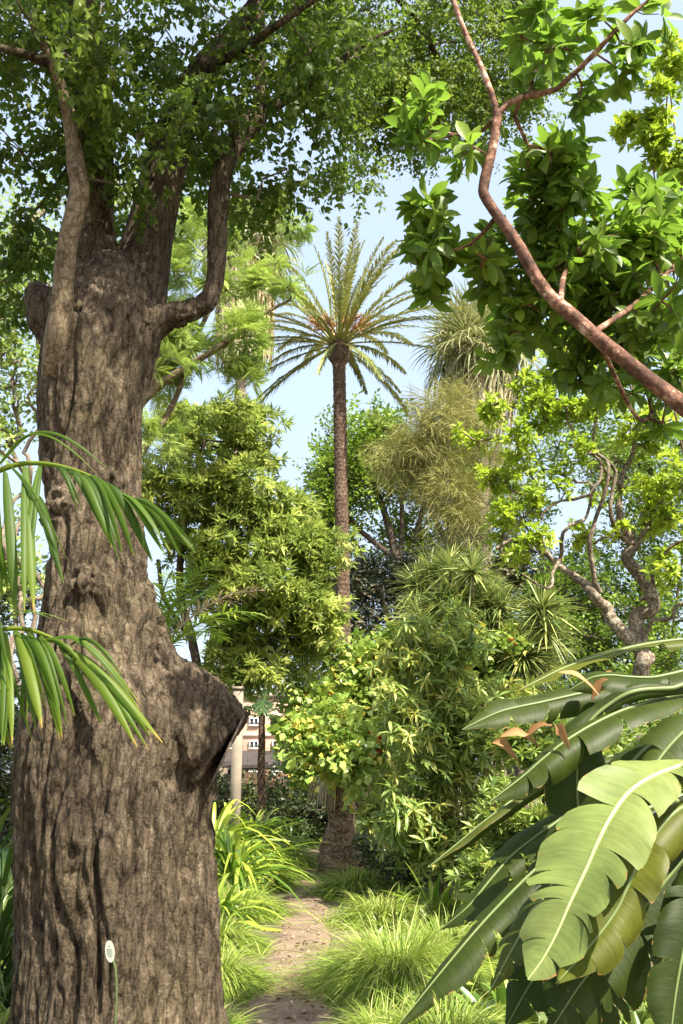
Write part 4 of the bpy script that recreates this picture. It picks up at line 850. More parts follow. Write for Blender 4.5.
H2 = [(500 + rng.uniform(-30, 46), 640 + rng.uniform(-45, 34), 20.5 + rng.uniform(-.8, .8), .95, 115) for _ in range(15)] + [(492, 590, 21, .7, 70), (545, 650, 20.5, .75, 80)]
spiky('spiky_shrub', 'pale spiky leaved shrub right of the dark flowering shrub, its fine leaves catching the sun', 440, 700, 21, H1, 'spiky leaved shrubs')
spiky('spiky_shrub', 'shaded spiky leaved shrub with broad pointed leaf heads just left of the banana leaves', 510, 700, 20.5, H2, 'spiky leaved shrubs')
def tufts(name, label, cat, px, py, Yb, specs, mat, group=None, z=0, **k):
    base = np.array([at(px, py, Yb)[0], Yb, z]); mb = MB()
    for (dx, dy, n, L, w, r0) in specs: blades(mb, base + [dx, dy, 0], n, L, w, r0, **k)
    o = mb.build(name, mat, None, origin=tuple(base)); return tag(o, label, cat, group)
tufts('agave', 'grey green pointed rosette plant glimpsed just above the upper banana leaf', 'plant', 590, 700, 13, [(0, 0, 60, .9, .03, .1), (.5, .3, 50, .8, .03, .1)], M['spiky'], z=1.2, el=(20, 85), droop=.15, cols=3)

# ================================================================== SHRUBS OF THE MIDDLE GROUND
def hibextra(root, tips):
    P = tips[rng.random(len(tips)) < 0.22] + rng.normal(0, .06, 3); P[:, 1] -= .15
    c = rosette(fineleaf(.4, .1, .1, 2), 5, 3, (0.3, 1.2), .1, .9); stamp(c, P, rng.normal(0, .5, P.shape) + [0, -.6, .3], .1).build('blossom', M['flow'], root)
bush('flowering_bush', 'leafy bush with soft round leaves and small dark red blooms above the stout palm stump', 'shrub', 375, 850, 21,
     [(335, 705, 21.0, 36, 26, .7, 70), (318, 740, 21.0, 30, 24, .7, 50), (370, 735, 20.8, 40, 28, .8, 80), (380, 680, 21.0, 34, 26, .6, 60), (345, 660, 21.6, 26, 20, .6, 30), (420, 650, 21.0, 34, 20, .5, 44), (470, 645, 20.5, 30, 18, .5, 34), (505, 660, 20.0, 22, 24, .5, 26), (450, 680, 20.0, 34, 22, .5, 30), (390, 765, 21.2, 30, 18, .5, 26), (312, 765, 21.4, 20, 10, .4, 12), (335, 765, 18, 30, 14, .4, 40), (362, 750, 18, 26, 20, .4, 36), (330, 735, 18.2, 24, 14, .4, 24)],
     'hib', M['hib'], 0.34, shoots=5, clump=.2, extra=hibextra, tone=(.15, 1.0), up=.2, rt=.006, step=.3)
bush('yellow_shrub', 'tall yellowish shrub with hanging narrow leaves left of the banana leaves', 'shrub', 440, 880, 14.5,
     [(420, 668, 14.6, 34, 26, .6, 26), (455, 660, 14.6, 34, 24, .5, 22), (405, 705, 14.5, 34, 26, .6, 30), (455, 710, 14.4, 44, 34, .7, 44), (440, 760, 14.3, 44, 30, .7, 54), (485, 755, 14.3, 30, 36, .6, 34), (432, 810, 14.2, 36, 26, .5, 44), (478, 815, 14.2, 26, 26, .5, 30), (500, 700, 14.6, 24, 34, .5, 22), (396, 750, 14.6, 18, 34, .5, 18), (450, 845, 14.2, 34, 14, .4, 24), (456, 622, 14.6, 8, 8, .1, 3)],
     'droop', M['yel'], 0.21, shoots=5, clump=.28, tone=(.15, 1.05), up=.35, rt=.005, step=.25, stems=9, bark='barkg')
bush('yellow_shrub', 'short yellow leaved shrub at the foot of the stout palm stump', 'shrub', 392, 850, 17.5,
     [(385, 812, 17.6, 24, 14, .4, 26), (410, 825, 17.6, 18, 12, .4, 16)], 'droop', M['yel'], 0.3, shoots=4, clump=.14, tone=(.4, 1.1), up=.4, rt=.005, step=.2)
bush('shade_plant', 'dark glossy low plant in the shade right of the palm stump', 'plant', 410, 860, 16,
     [(385, 852, 16.4, 26, 14, .4, 34), (425, 858, 16, 34, 12, .4, 44), (470, 855, 15.4, 34, 14, .4, 40)], 'leafy', M['hedge'], 0.22, shoots=6, clump=.16, tone=(.2, 1), rt=.004, step=.2)
bush('right_underbrush', 'sunlit yellow green underbrush seen between and beneath the banana leaves', 'shrub', 600, 900, 11,
     [(540, 760, 12, 40, 30, .6, 50), (610, 770, 12, 50, 30, .6, 56), (660, 800, 11.5, 40, 40, .6, 46), (520, 830, 11.5, 40, 34, .6, 56), (500, 880, 11, 26, 24, .5, 34), (640, 880, 11, 50, 40, .6, 56), (560, 900, 10.5, 50, 34, .6, 50), (520, 730, 13, 24, 20, .5, 20), (665, 730, 12.5, 30, 20, .5, 20)],
     'lance', M['yel'], 0.17, shoots=6, clump=.16, tone=(.0, .8), rt=.004, step=.2, stems=8)
# stout palm stump with hanging dry fronds
YS = 19.0
bs = np.array([at(343, 850, YS)[0], YS, 0]); st = thing('palm_stump', bs, 'stout brown palm trunk with dry hanging fronds beside the end of the path', 'palm')
mb = MB(); P = np.array([at(340, y, YS) for y in (868, 850, 838, 820, 806, 790, 770)]); P[0][2] = min(P[0][2], -.05)
tube(mb, P, np.array([24, 21, 17, 13, 13, 14, 9]) * pxs(830, YS), 22, .22, seg=60, fr=5); mb.build('trunk', M['palms'], st)
mb = MB(); hd = at(340, 782, YS)
for i in range(150):
    a = rng.uniform(0, 2 * PI); d = np.array([math.cos(a), math.sin(a), 0]); l = rng.uniform(.25, .8)
    Q = [hd + d * .1 + [0, 0, rng.uniform(-.1, .2)], hd + d * (.1 + .45 * l) + [0, 0, .1], hd + d * (.1 + .62 * l) - [0, 0, .25 * l], hd + d * (.1 + .7 * l) - [0, 0, .7 * l]]
    ribbon(mb, Q, np.array([.02, .022, .02, .004]), d + [0, 0, .3], .3, rng.uniform(0, 1), n=7)
mb.build('dry_fronds', M['dry'], st)
mb = MB()
for i in range(7):
    a = i * .9; fr_ = frond(1.1, 62, 1.5, 26, .42, .018, 45, .2, .5, seed=40 + i)
    o = fr_.build('frond', M['fanl'], st, origin=(0, 0, 0)); o.location = hd - bs + [0, 0, .1]; o.rotation_euler = (0, 0, a)
# golden cut palm behind the trunk
yb = thing('young_palm', (at(150, 760, 12)[0], 12, 0), 'young palm with yellow tinged fronds peeking out behind the old trunk above the stub', 'palm')
mb = MB(); tp_ = at(150, 668, 12); tube(mb, [wloc(yb), (wloc(yb) + tp_) / 2, tp_], [.1, .08, .07], 12, .15, seg=16); mb.build('trunk', M['palmt'], yb)
for i in range(12):
    a = i * 0.55 + rng.normal(0, .1); e = [60, 72, 45][i % 3]
    o = frond(1.7, e, 1.1, 34, .38, .014, 48, .3, .35, seed=60 + i, tone=(.3, 1.0)).build('frond', M['strap' if i % 4 else 'dry'], yb, origin=(0, 0, 0)); o.location = tp_ - wloc(yb); o.rotation_euler = (0, 0, a)
# dark fern-like palm hanging in front of the building
dp = thing('shaded_palm', (at(262, 780, 27)[0], 27, 0), 'dark shaded palm with drooping fronds in front of the pink building', 'palm')
mb = MB(); tp_ = at(262, 716, 27); tube(mb, [wloc(dp), tp_], [.12, .09], 12, .15, seg=16); mb.build('trunk', M['palmt'], dp)
for i in range(11):
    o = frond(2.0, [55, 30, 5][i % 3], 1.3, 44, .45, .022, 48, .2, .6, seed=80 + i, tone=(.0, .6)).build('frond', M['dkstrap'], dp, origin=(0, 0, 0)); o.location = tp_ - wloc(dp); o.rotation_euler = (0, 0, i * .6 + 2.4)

# ================================================================== BUILDING, POST, ROOF
YBd = 125
bd = thing('apartment_building', (at(280, 790, YBd)[0], YBd, 0), 'pink terracotta block with pale bands and square windows far beyond the path', 'building')
wall = plain('pink_render', (0.44, 0.27, 0.2), .85, .6, .08); band = plain('pale_band', (0.5, 0.4, 0.32), .8, 1, .06); glass = plain('dark_window_glass', (0.05, 0.055, 0.07), .15, 1, .1, 0, .6); wfr = plain('white_window_frame', (.75, .74, .7), .5, 2, .05, 0)
x0, z0 = at(215, 697, YBd)[0], 0; x1 = at(303, 697, YBd)[0]; zt = at(280, 697, YBd)[2]
xc = (x0 + x1) / 2; s = pxs(720, YBd)
mb = MB(); box(mb, (xc, YBd + 6, zt / 2), (x1 - x0, 12, zt)); bw = mb.build('wall', wall, bd)
mb = MB(); box(mb, (xc, YBd + 6, zt + .25), (x1 - x0 + .8, 12.8, .5)); box(mb, (xc + 2.8, YBd + 7, zt + 1.2), (2.2, 3, 1.5)); mb.build('roof', band, bd)
for py, h in ((735, 3), (757, 8)):
    z = at(280, py, YBd)[2]; mb = MB(); box(mb, (xc, YBd - .05, z), (x1 - x0 + .1, .3, h * s)); mb.build('facade_band', band, bd)
for py in (722, 745, 768):
    for px in (232, 254, 277, 297):
        c = at(px, py, YBd); mb = MB(); w, h = 8.5 * s, 7 * s; c[1] = YBd - .16
        for dx, dz, ww, hh in ((0, h / 2, w + .24, .16), (0, -h / 2, w + .24, .16), (-w / 2, 0, .12, h - .2), (w / 2, 0, .12, h - .2), (0, 0, .1, h - .2)): box(mb, c + [dx, 0, dz], (ww, .3, hh))
        wf = mb.build('window', wfr, bd); mb = MB(); box(mb, c + [0, .07, 0], (w - .1, .1, h - .1)); mb.build('pane', glass, wf)
gr = thing('grey_building', (at(255, 790, 150)[0], 150, 0), 'pale low building rising just behind the pink block roof', 'building')
# pale concrete post left of the roof
pm = plain('weathered_concrete', (.24, .2, .155), .9, 3, .3, .4); YQ = 20
c = at(236, 790, YQ); zt = at(236, 690, YQ)[2]; ps = thing('concrete_post', (c[0], YQ, 0), 'pale square concrete post just right of the sawn off stub', 'post')
mb = MB(); w = 10 * pxs(740, YQ); box(mb, (c[0], YQ, zt / 2), (w, w, zt)); mb.build('shaft', pm, ps); mb = MB(); box(mb, (c[0], YQ, .12), (w * 1.35, w * 1.35, .3)); box(mb, (c[0], YQ, zt + .03), (w * 1.2, w * 1.2, .06)); mb.build('plinth', pm, ps)
# brown shelter roof
YH = 38; rm_ = plain('brown_roof_sheet', (.05, .038, .032), .7, 2, .2, .3)
a0, a1 = at(238, 752, YH), at(302, 768, YH); cx = (a0[0] + a1[0]) / 2; sh = thing('garden_shelter', (cx, YH + 2, 0), 'open garden shelter with a dark brown roof below the pink building', 'shelter')
mb = MB(); wx = a1[0] - a0[0] + 1.2
V = []; 
for (yy, zz) in ((YH, a1[2]), (YH, a1[2] + .12), (YH + 2.2, a0[2] + .12), (YH + 2.2, a0[2]), (YH + 4.4, a1[2] + .12), (YH + 4.4, a1[2])):
    V += [(cx - wx / 2, yy, zz), (cx + wx / 2, yy, zz)]
mb.add(V, [[0, 1, 3, 2], [2, 3, 5, 4], [0, 6, 7, 1], [4, 5, 9, 8], [6, 10, 11, 7], [8, 9, 11, 10]]); mb.add([V[0], V[2], V[4], V[6]], [[0, 1, 2, 3]]); mb.add([V[1], V[3], V[5], V[7]], [[0, 1, 2, 3]])
mb.build('roof', rm_, sh, smooth=False)
for i in range(7):
    pass
for sx in (-1, 1):
    for yy in (YH + .3, YH + 4.1): mb = MB(); box(mb, (cx + sx * (wx / 2 - .3), yy, a1[2] / 2 - .03), (.16, .16, a1[2] - .06)); mb.build('pillar', M['barkd'], sh)
bpy.data.objects.remove(gr)

# ================================================================== TUSSOCKS ALONG THE PATH
TG = 'grass tussocks edging the path'
def tussock(label, px, py, Rp, Hp, n, w=.004, tone=(.05, .9), m='grass', lo=28, fix=False):
    c = gp(px, py); mb = MB(); u = pxs(py, c[1]); ws = w * max(1, c[1] / 9)
    if fix: L, r0 = Rp, Hp; ws = w
    else: L, r0 = Hp * u * 1.35, Rp * u * .62
    for k_, (fr_, el_, dp, tn) in enumerate(((.68, (lo + 8, 88), .95, tone), (.22, (10, 50), .6, (0, .6)), (.1, (55, 88), .7, (.5, 1.2)))):
        blades(mb, (c[0], c[1], 0), int(n * fr_) + 1, L * (1.12 if k_ == 2 else 1), ws * (1 if k_ < 2 else .8), r0 * (1.1 if k_ == 1 else 1), el_, dp, 7, tone=tn, tipdry=.2, curl=.06)
    o = mb.build('grass_tussock', M[m], None, origin=(c[0], c[1], 0)); return tag(o, label, 'grass tussock', TG)
for q in (('round lime green tussock farthest up the path on its left side', 281, 868, 20, 36, 2200),
          ('small tussock just in front of the farthest round one, left path edge', 258, 888, 20, 34, 2000),
          ('medium tussock left of the path beside the strap leaved plants', 240, 918, 24, 42, 2600),
          ('loose green tussock on the left path edge halfway along the path', 220, 950, 20, 42, 2400),
          ('bright tussock touching the lower right side of the old trunk', 216, 992, 20, 58, 2400),
          ('dark based tussock at the bottom of the view between trunk and path', 202, 1046, 22, 52, 2000),
          ('small round tussock beside the stout palm stump, right path edge', 356, 896, 24, 40, 2400),
          ('tussock with pale tips on the right path edge behind the largest one', 382, 924, 30, 40, 2400),
          ('largest wide spreading tussock right of the path in full sun', 400, 990, 48, 84, 6000),
          ('low tussock spilling onto the path in front of the largest one', 385, 1050, 30, 56, 2600),
          ('yellowish tussock to the right of the largest one near the bromeliads', 445, 962, 34, 56, 2800),
          ('tussock at the bottom edge beneath the dark drooping banana leaf', 448, 1060, 44, 80, 3000)):
    tussock(*q)
tussock('thin grass tuft growing at the front foot of the old trunk', 150, 1062, .36, .12, 60, w=.006, tone=(.1, .7), fix=True)
tussock('sparse grass blades beside the white plant label', 100, 1060, .34, .2, 50, w=.006, tone=(.1, .7), fix=True)
tussock('broad bladed yellow green tuft in the bottom left corner', -8, 1040, .5, .12, 160, w=.011, tone=(.4, 1.0), lo=10, fix=True)
n = 150; mb = MB()
for i in range(26):
    y = rng.uniform(7.5, 14); s_ = rng.choice([-1, 1]); blades(mb, (pathx(y) + s_ * rng.uniform(.25, .5), y, .03), 7, rng.uniform(.25, .5), .004, .05, (5, 50), .4, 5, tone=(.6, 1.2))
tag(mb.build('path_grass', M['grass']), 'thin straw coloured grass stems lying over the path edges', 'grass', None, 'stuff')

# ================================================================== STRAP LEAVED PLANTS
SG = 'strap leaved plants'
def strap(label, px, Y, L, n, w, r0=.12, m='strap', el=(30, 85), droop=.8, name='strap_leaved_plant', tone=(.1, .9), z=0, cat='plant', g=SG):
    x = at(px, 800, Y)[0]; mb = MB(); blades(mb, (x, Y, 0), n, L, w, r0, el, droop, 7, 3, tone=tone, zr=z, tipdry=.1, curl=.04)
    if z > .2: tube(mb, [(x, Y, 0), (x, Y, z)], .03, 6)
    return tag(mb.build(name, M[m], None, origin=(x, Y, 0)), label, cat, g)
strap('glossy strap leaved plant nearest the old trunk, left of the path', 222, 14.5, 1.1, 90, 0.042)
strap('dense strap leaved plant with shining arching leaves beside the tussocks', 240, 17, 1.35, 96, 0.044, tone=(.3, 1))
strap('tall strap leaved plant below the pale concrete post', 228, 20, 2.0, 90, 0.047, z=.3, tone=(.3, 1.1))
strap('yellow tipped strap leaved plant standing tallest against the stub', 214, 18, 2.3, 90, 0.047, z=.5, tone=(.4, 1.2))
strap('strap leaved plant at the back of the left bed near the post', 254, 24, 2.0, 90, 0.047, z=.3, tone=(.3, 1.1))
strap('half shaded strap leaved plant at the rear of the left bed, nearest the palm', 272, 28, 1.7, 75, 0.052, tone=(.1, .7))
strap('wide bromeliad with broad light leaves between the right tussocks', 432, 13.2, .95, 34, .045, el=(10, 70), droop=.4, tone=(.3, 1), name='bromeliad', g='bromeliads')
strap('upright bromeliad with dark leaves behind the broad light one', 455, 15, .95, 46, .042, el=(30, 85), droop=.3, tone=(.1, .7), name='bromeliad', g='bromeliads')
strap('small bromeliad with one yellow leaf beside the banana leaf tips', 482, 12.8, .6, 20, .05, el=(10, 80), droop=.3, tone=(.8, 1.3), name='bromeliad', g='bromeliads')
strap('broad strap leaved plant filling the bed between the post and the tussocks', 262, 18, 1.3, 90, .045, tone=(.2, 1))
strap('strap leaved plant with pale leaf tips low beside the old trunk flank', 215, 12.6, .95, 80, .036, tone=(.3, 1.1))
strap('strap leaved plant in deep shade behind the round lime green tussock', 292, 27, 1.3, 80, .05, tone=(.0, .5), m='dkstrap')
strap('thick leaved strap plant leaning over the left bed at mid height', 236, 15, 1.5, 80, .036, z=.5, tone=(.2, 1.0))
DG = 'dark bladed plants behind the old trunk'
for px, Y, L, n, z, lab in ((2, 8.6, 1.5, 46, .5, 'dark bladed plant with tall crossing leaves left of the trunk foot'), (8, 8.3, 1.3, 60, .9, 'bladed plant fanning out just left of the trunk at mid height'), (-12, 9.6, 1.9, 46, 1.0, 'taller dark bladed plant at the left edge behind the trunk'), (14, 8.0, .9, 40, 0, 'low dark bladed plant hugging the left side of the trunk'), (20, 11, 1.7, 46, 1.3, 'pale lit bladed plant highest at the left edge beside the trunk')):
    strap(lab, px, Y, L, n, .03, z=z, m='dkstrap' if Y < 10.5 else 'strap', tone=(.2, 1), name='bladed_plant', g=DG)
for px, Y, L, n, lab in ((600, 6.4, .55, 46, 'low broad leaved plant in shade under the banana leaves'), (650, 6.0, .6, 50, 'low broad leaved plant at the bottom right corner'), (560, 7.4, .6, 46, 'low broad leaved plant behind the tips of the banana leaves'), (500, 7.6, .6, 46, 'low broad leaved plant between the bottom tussock and the banana leaves')):
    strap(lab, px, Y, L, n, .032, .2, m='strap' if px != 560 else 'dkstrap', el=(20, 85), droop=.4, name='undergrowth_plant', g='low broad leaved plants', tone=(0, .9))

# ================================================================== BANANA PLANT
ban = thing('banana_plant', (at(800, 900, 5.0)[0], 5.0, 0), 'large banana plant with torn drooping leaves reaching in from the lower right', 'banana plant')
STM = [(800, 1130, 5.0), (795, 980, 5.0), (785, 860, 5.0), (765, 770, 4.95)]
mb = MB(); tube(mb, [at(*q) for q in STM], [.14, .12, .10, .07], 18, .05, seg=24); mb.build('stem', plain('banana_stem', (.16, .2, .07), .5, 4, .35, .1), ban)
def banana(pts, nv, tears=8, drL=.25, drR=.25, mat='ban', fwd=.45, pet=None, tone=.4, curl=.15):
    Y0 = pts[0][2]; pet = pet if pet is not None else [(765, 770, 4.95)]
    pp = np.array([at(*q[:3]) for q in pts]); hw = np.array([q[3] * pxs(q[1], q[2]) for q in pts]); nv = nrm(np.array(nv, float))
    n = 70; Q = spline(np.c_[pp, hw], n); P = Q[:, :3]; W_ = np.maximum(Q[:, 3] * .88, .004); t = np.linspace(0, 1, n); T = nrm(np.gradient(P, axis=0))
    Sd = nrm(np.cross(T, nv)); N = np.cross(Sd, T); Ln = np.linalg.norm(np.diff(P, axis=0), axis=1).sum(); mb = MB()
    prof = np.minimum(1, t * 7 + .15) ** .6 * np.minimum(1, (1 - t) * 5 + .02) ** .6; W_ = W_ * prof
    def ip(A, x): return np.stack([np.interp(x, t, A[:, i]) for i in range(3)], -1)
    for s, dr in ((-1, drL), (1, drR)):
        cuts = np.sort(np.r_[0, np.clip(np.linspace(0, 1, tears + 1)[1:-1] + rng.normal(0, .35 / tears, tears - 1), .03, .97), 1])
        for a, b in zip(cuts[:-1], cuts[1:]):
            if b - a < .008: continue
            m, c = max(4, int((b - a) * 40)), 8; u = np.linspace(0, 1, c); x = np.linspace(a, b, m)
            deep = rng.uniform(0, .6); gp_ = rng.uniform(0.03, .38) if tears > 2 else 0; dd = dr + rng.normal(0, .28); ws = rng.uniform(.88, 1.06); X, U = np.meshgrid(x, u, indexing='ij')
            mid = (a + b) / 2; g = np.clip((U - deep) / (1 - deep), 0, 1) ** 1.4; X2 = mid + (X - mid) * (1 - gp_ * g)
            w = np.interp(X2, t, W_) * ws * (1 - .10 * g * (np.abs(X - mid) / ((b - a) / 2)) ** 3)
            pb = ip(P, X2.ravel()).reshape(m, c, 3); tt = ip(T, X2.ravel()).reshape(m, c, 3); ss = ip(Sd, X2.ravel()).reshape(m, c, 3) * s; nn_ = ip(N, X2.ravel()).reshape(m, c, 3)
            ang = .18 - dd * U - curl * U ** 3 + .05 * np.sin(X * 40 + s) * U
            D = ss * np.cos(ang)[..., None] + nn_ * np.sin(ang)[..., None] + tt * (fwd * U)[..., None] * .9
            V = pb + D * (w * U)[..., None]
            rim = np.maximum(U, (np.abs(X - mid) / ((b - a) / 2)) ** 10 * np.where(U > deep + .1, .985, 0)) if tears > 2 else U
            i, j = np.meshgrid(np.arange(m - 1), np.arange(c - 1), indexing='ij'); f = np.stack([i * c + j, i * c + j + 1, (i + 1) * c + j + 1, (i + 1) * c + j], -1).reshape(-1, 4)
            if s > 0: f = f[:, ::-1]
            mb.add(V.reshape(-1, 3), f, tone + rng.normal(0, .05), np.c_[X.ravel() * Ln / 1.2, rim.ravel(), 0 * X.ravel()])
    lf_ = mb.build('leaf', M[mat], ban); mb = MB(); mr_ = 'midrib' if mat == 'ban' else 'midribp'
    back = [at(*q) for q in pet]; G = spline(np.array(back + [P[0]] + [P[k_] for k_ in range(6, n, 7)]), 60)
    k_ = np.linspace(0, 1, 60); tube(mb, G + N.mean(0) * .002, .011 * (1 - k_) ** .8 + .002, 7, tone=.5); mb.build('midrib', M[mr_], lf_)
UPC = (-.1, -.55, .8)
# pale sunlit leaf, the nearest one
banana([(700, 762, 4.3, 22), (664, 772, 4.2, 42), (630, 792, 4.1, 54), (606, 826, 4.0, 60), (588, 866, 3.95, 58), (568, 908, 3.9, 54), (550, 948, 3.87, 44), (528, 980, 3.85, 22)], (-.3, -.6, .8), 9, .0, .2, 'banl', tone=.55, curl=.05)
banana([(720, 850, 4.9, 12), (660, 900, 4.8, 34), (615, 960, 4.75, 44), (590, 1040, 4.7, 34)], (0, -.7, .6), 6, .4, .4, 'ban', tone=.2)
banana([(700, 720, 5.2, 12), (650, 745, 5.1, 30), (600, 800, 5.0, 36), (555, 850, 4.95, 34), (520, 890, 4.9, 12)], (-.2, -.6, .7), 8, .4, .5, 'ban', tone=.1)
banana([(720, 790, 4.5, 18), (672, 815, 4.35, 34), (640, 860, 4.25, 38), (618, 908, 4.2, 36), (590, 946, 4.15, 32), (556, 984, 4.1, 12)], (.1, -.55, .8), 6, .3, .5, 'ban', tone=.75)
banana([(680, 800, 4.6, 12), (640, 830, 4.5, 24), (590, 855, 4.4, 30), (560, 875, 4.35, 34), (540, 905, 4.3, 34), (515, 945, 4.25, 28), (490, 992, 4.2, 10)], (-.3, -.4, .85), 9, .4, .5, 'ban', tone=.5)
banana([(700, 790, 4.9, 12), (620, 820, 4.8, 26), (560, 850, 4.7, 34), (500, 905, 4.6, 36), (450, 962, 4.5, 34), (395, 1030, 4.4, 16)], (-.55, -.2, .8), 8, .6, .5, 'ban', tone=.15)
banana([(740, 800, 4.6, 16), (700, 840, 4.55, 36), (660, 888, 4.5, 46), (618, 940, 4.45, 48), (580, 985, 4.4, 44), (545, 1040, 4.35, 16)], (.25, -.6, .6), 9, .35, .4, 'ban', tone=.2)
banana([(705, 690, 4.7, 8), (640, 690, 4.6, 14), (600, 712, 4.62, 14), (580, 740, 4.6, 34), (577, 790, 4.6, 38), (582, 840, 4.6, 30), (586, 872, 4.6, 8)], (-.05, -1, .1), 4, .15, .15, 'ban', tone=.2)
banana([(725, 690, 4.8, 10), (683, 694, 4.75, 26), (620, 712, 4.6, 34), (565, 742, 4.5, 36), (525, 775, 4.45, 30), (490, 802, 4.4, 10)], (-.2, -.35, .9), 7, .5, .7, 'ban', tone=.45)
banana([(700, 672, 5.2, 8), (640, 684, 5.1, 20), (590, 692, 5.0, 26), (540, 703, 4.95, 28), (500, 712, 4.9, 22), (462, 730, 4.85, 6)], (-.05, -.75, .6), 5, .3, .35, 'ban', tone=.3)
banana([(740, 640, 5.3, 10), (683, 640, 5.3, 15), (630, 648, 5.25, 16), (575, 664, 5.2, 17), (540, 680, 5.15, 14), (520, 690, 5.1, 4)], (-.1, -.5, .85), 4, .2, .8, 'ban', tone=.75)
banana([(760, 660, 4.9, 10), (700, 668, 4.85, 24), (650, 678, 4.8, 28), (600, 676, 4.8, 24), (570, 690, 4.8, 10)], (0, -.6, .8), 5, .4, .5, 'ban', tone=.3)
banana([(700, 745, 5.3, 8), (620, 755, 5.25, 12), (555, 775, 5.2, 14), (500, 810, 5.1, 14), (460, 842, 5.05, 11), (428, 868, 5.0, 3)], (-.5, .2, .85), 2, .9, .9, 'ban', tone=.55)
banana([(690, 770, 5.5, 8), (610, 785, 5.4, 18), (560, 820, 5.3, 26), (510, 858, 5.2, 28), (470, 905, 5.1, 22), (440, 930, 5.1, 6)], (-.3, -.5, .8), 7, .5, .5, 'ban', tone=.2)
banana([(750, 830, 4.5, 14), (705, 870, 4.4, 34), (688, 930, 4.3, 36), (676, 990, 4.25, 32), (668, 1060, 4.2, 14)], (.2, -.9, .4), 6, .3, .3, 'ban', tone=.05)
banana([(700, 830, 5.0, 10), (640, 850, 4.9, 28), (600, 890, 4.8, 36), (565, 935, 4.75, 36), (530, 985, 4.7, 30), (505, 1030, 4.7, 10)], (-.1, -.7, .6), 8, .5, .5, 'ban', tone=.1)
banana([(740, 700, 4.5, 14), (705, 715, 4.4, 26), (668, 748, 4.35, 34), (640, 790, 4.3, 20), (628, 815, 4.3, 6)], (.1, -.7, .7), 4, .3, .4, 'ban', tone=.4)
# withered brown scraps curling off the blades
for (px, py, Y, L, a) in ((579, 684, 4.75, 46, 30), (600, 690, 4.75, 26, -50), (563, 738, 4.45, 28, 60), (520, 742, 5.2, 40, 15), (540, 732, 5.2, 30, -20), (505, 752, 5.2, 30, 35), (612, 682, 5.4, 24, 10)):
    mb = MB(); s_ = pxs(py, Y); P = [at(px + L * (u - .5) * math.cos(R(a)), py + L * (u - .5) * math.sin(R(a)) - 6 * math.sin(PI * u), Y - .03 * u) for u in np.linspace(0, 1, 6)]
    ribbon(mb, P, np.array([1, 4, 6, 4, 3, .6]) * s_ * rng.uniform(.7, 1.1), (rng.normal(0, .6), -.8, .6), rng.uniform(.6, 1.3), rng.uniform(0, 1), n=16); mb.build('withered_scrap', M['bandry'], ban)

# ================================================================== NEAR PALM FRONDS (left)
YF = 2.7
fp = thing('near_palm', (at(-260, 900, 3.0)[0], 3.0, 0), 'near palm whose broad ribbon leaflets hang in from the left edge', 'palm')
mb = MB(); tube(mb, [wloc(fp), at(-255, 760, 3.0), at(-240, 600, 2.95)], [.09, .07, .05], 14, .08, seg=20); mb.build('trunk', M['palmg'], fp)
def nearfrond(rach, leaflets, wpx=6.5):
    mb = MB(); rp = [at(-240, 600, 2.95)] + [at(a, b, c) for a, b, c in rach]
    tube(mb, rp, np.linspace(.012, .002, len(rp)), 7, seg=40, tone=.85)
    for (x0, y0, x1, y1, bow, wd) in leaflets:
        dz = rng.normal(0, .05); a = np.array([x0, y0]); b = np.array([x1, y1]); pts = []
        for u in np.linspace(0, 1, 5):
            p = a + (b - a) * u; p = p + np.array([0, -1]) * bow * math.sin(PI * u ** .8) ; pts.append(at(p[0], p[1], YF - .02 + dz * u - .08 * math.sin(PI * u * .6)))
        nv = nrm(np.array([rng.normal(0, .5), -1, rng.normal(.3, .3)]))
        for rep_ in range(2):
                q = np.array(pts) + (rng.normal(0, .012, 3) * np.array([1, 1, .4]) * rep_)[None] * np.linspace(.3, 1.6, 5)[:, None]
                ribbon(mb, q, np.array([.5, .95, 1.0, .8, .08]) * wd * (.72 if rep_ == 0 else .5) * pxs(600, YF), nv, rng.uniform(-.9, -.5), rng.uniform(-.1, .6) + np.linspace(0, 1, 18) ** 12 * .7, n=18)
    return mb.build('frond', M['fore'], fp)
nearfrond([(-60, 500, 2.75), (0, 470, YF), (35, 463, YF), (75, 470, YF), (110, 487, YF), (140, 510, YF)],
 [(5, 472, 16, 615, 8, 7), (-8, 480, -6, 600, 4, 8), (26, 466, 34, 612, 6, 7), (-20, 478, 8, 590, 4, 6), (30, 490, 62, 580, 20, 7), (75, 470, 112, 548, 10, 5), (86, 474, 122, 552, 10, 5), (92, 476, 134, 557, 12, 6), (104, 482, 152, 562, 14, 6.5), (118, 492, 166, 556, 12, 6), (132, 502, 180, 556, 10, 5), (138, 508, 195, 553, 10, 7), (128, 498, 190, 548, 10, 4), (62, 467, 106, 536, 14, 4), (0, 464, 107, 468, 34, 2.4), (10, 466, 60, 560, 10, 2), (55, 466, 78, 512, 10, 3), (40, 465, 24, 560, 6, 5), (-30, 520, 0, 690, 10, 6)])
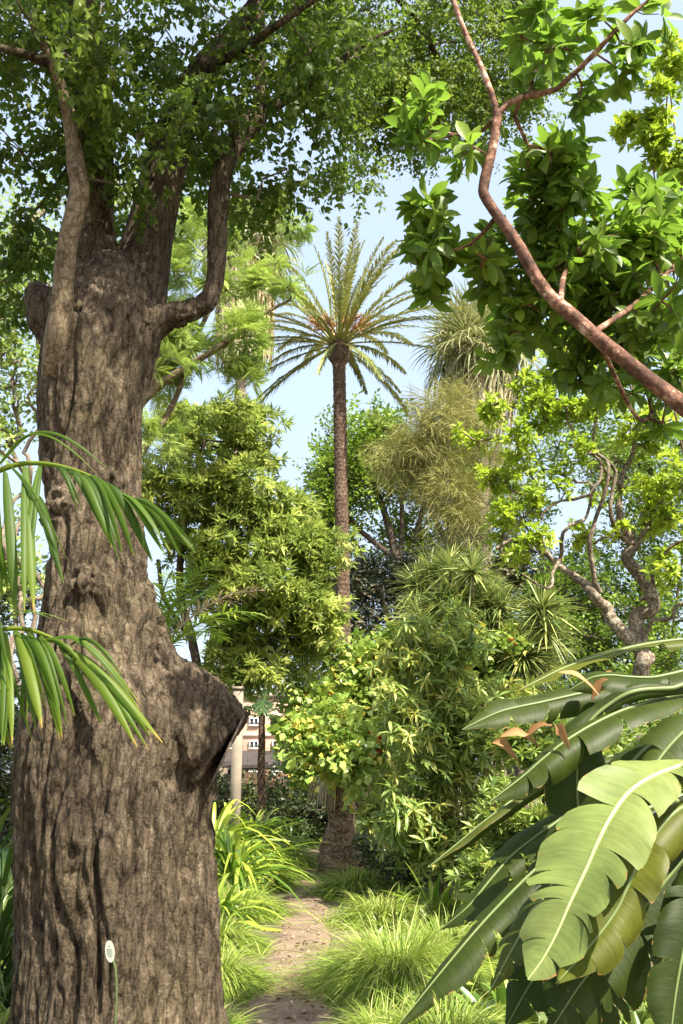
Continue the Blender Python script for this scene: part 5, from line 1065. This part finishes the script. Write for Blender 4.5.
nearfrond([(-60, 650, 2.75), (-10, 632, YF), (25, 629, YF), (60, 642, YF), (85, 660, YF)],
 [(15, 630, 42, 728, 6, 7), (28, 632, 62, 738, 8, 8), (20, 634, 56, 705, 10, 5), (60, 645, 162, 742, 14, 6.5), (66, 652, 137, 747, 12, 6), (50, 638, 139, 708, 22, 4), (70, 645, 122, 674, 16, 2.6), (5, 632, 12, 745, 6, 5), (0, 640, 4, 745, 4, 8), (40, 636, 75, 716, 10, 4), (-20, 700, 11, 748, 8, 7), (45, 640, 96, 690, 12, 3.5), (-10, 610, 32, 740, 2, 2), (60, 646, 100, 722, 8, 4.5), (0, 625, 50, 618, 12, 1.5), (72, 652, 150, 735, 4, 5), (30, 632, 20, 720, 4, 4)])

# ================================================================== PLANT LABEL
YL = 5.62
b0 = at(114, 1040, YL); lb = thing('plant_label', (b0[0], YL, 0), 'small white oval plant label on a thin green stake before the old trunk', 'plant label')
mb = MB(); tube(mb, [(b0[0], YL, 0), at(116, 1010, YL), at(116, 975, YL), at(113, 960, YL)], .0055, 7, seg=14); mb.build('stake', plain('green_stake', (.07, .10, .035), .6, 5, .2, .1), lb)
c = at(110.5, 951, YL); mb = MB(); s_ = pxs(951, YL); m_ = 32; V = []
for dy in (-.004, .0):
    for q in range(m_):
        a = q / m_ * 2 * PI; ux, uz = 4.6 * s_ * math.cos(a), 10.5 * s_ * math.sin(a); V.append(c + [ux * math.cos(.15) - uz * math.sin(.15) * .9, dy - .012 + uz * -.15, uz * math.cos(.15) + ux * math.sin(.15)])
V += [c + [0, -.016, 0], c + [0, -.012, 0]]
mb.add(V, [[q, (q + 1) % m_, 2 * m_] for q in range(m_)] + [[m_ + (q + 1) % m_, m_ + q, 2 * m_ + 1] for q in range(m_)]); mb.add(V, [[(q + 1) % m_, q, m_ + q, m_ + (q + 1) % m_] for q in range(m_)])
pl = mb.build('plate', plain('white_enamel', (.42, .43, .36), .5, 20, .06, .02), lb, smooth=False)
mb = MB()
for i, (u, l) in enumerate(((5.2, 1.2), (2.5, 2.6), (.8, 3.2), (-.9, 2.8), (-2.6, 3.0), (-4.3, 2.0))):
    uz = u * s_; box(mb, c + [-uz * .15 * .9, -.0175 - uz * .15, uz], (l * 2 * s_, .001, .45 * s_))
mb.build('printed_lines', plain('grey_green_print', (.22, .3, .24), .6, 5, .1, 0), lb)
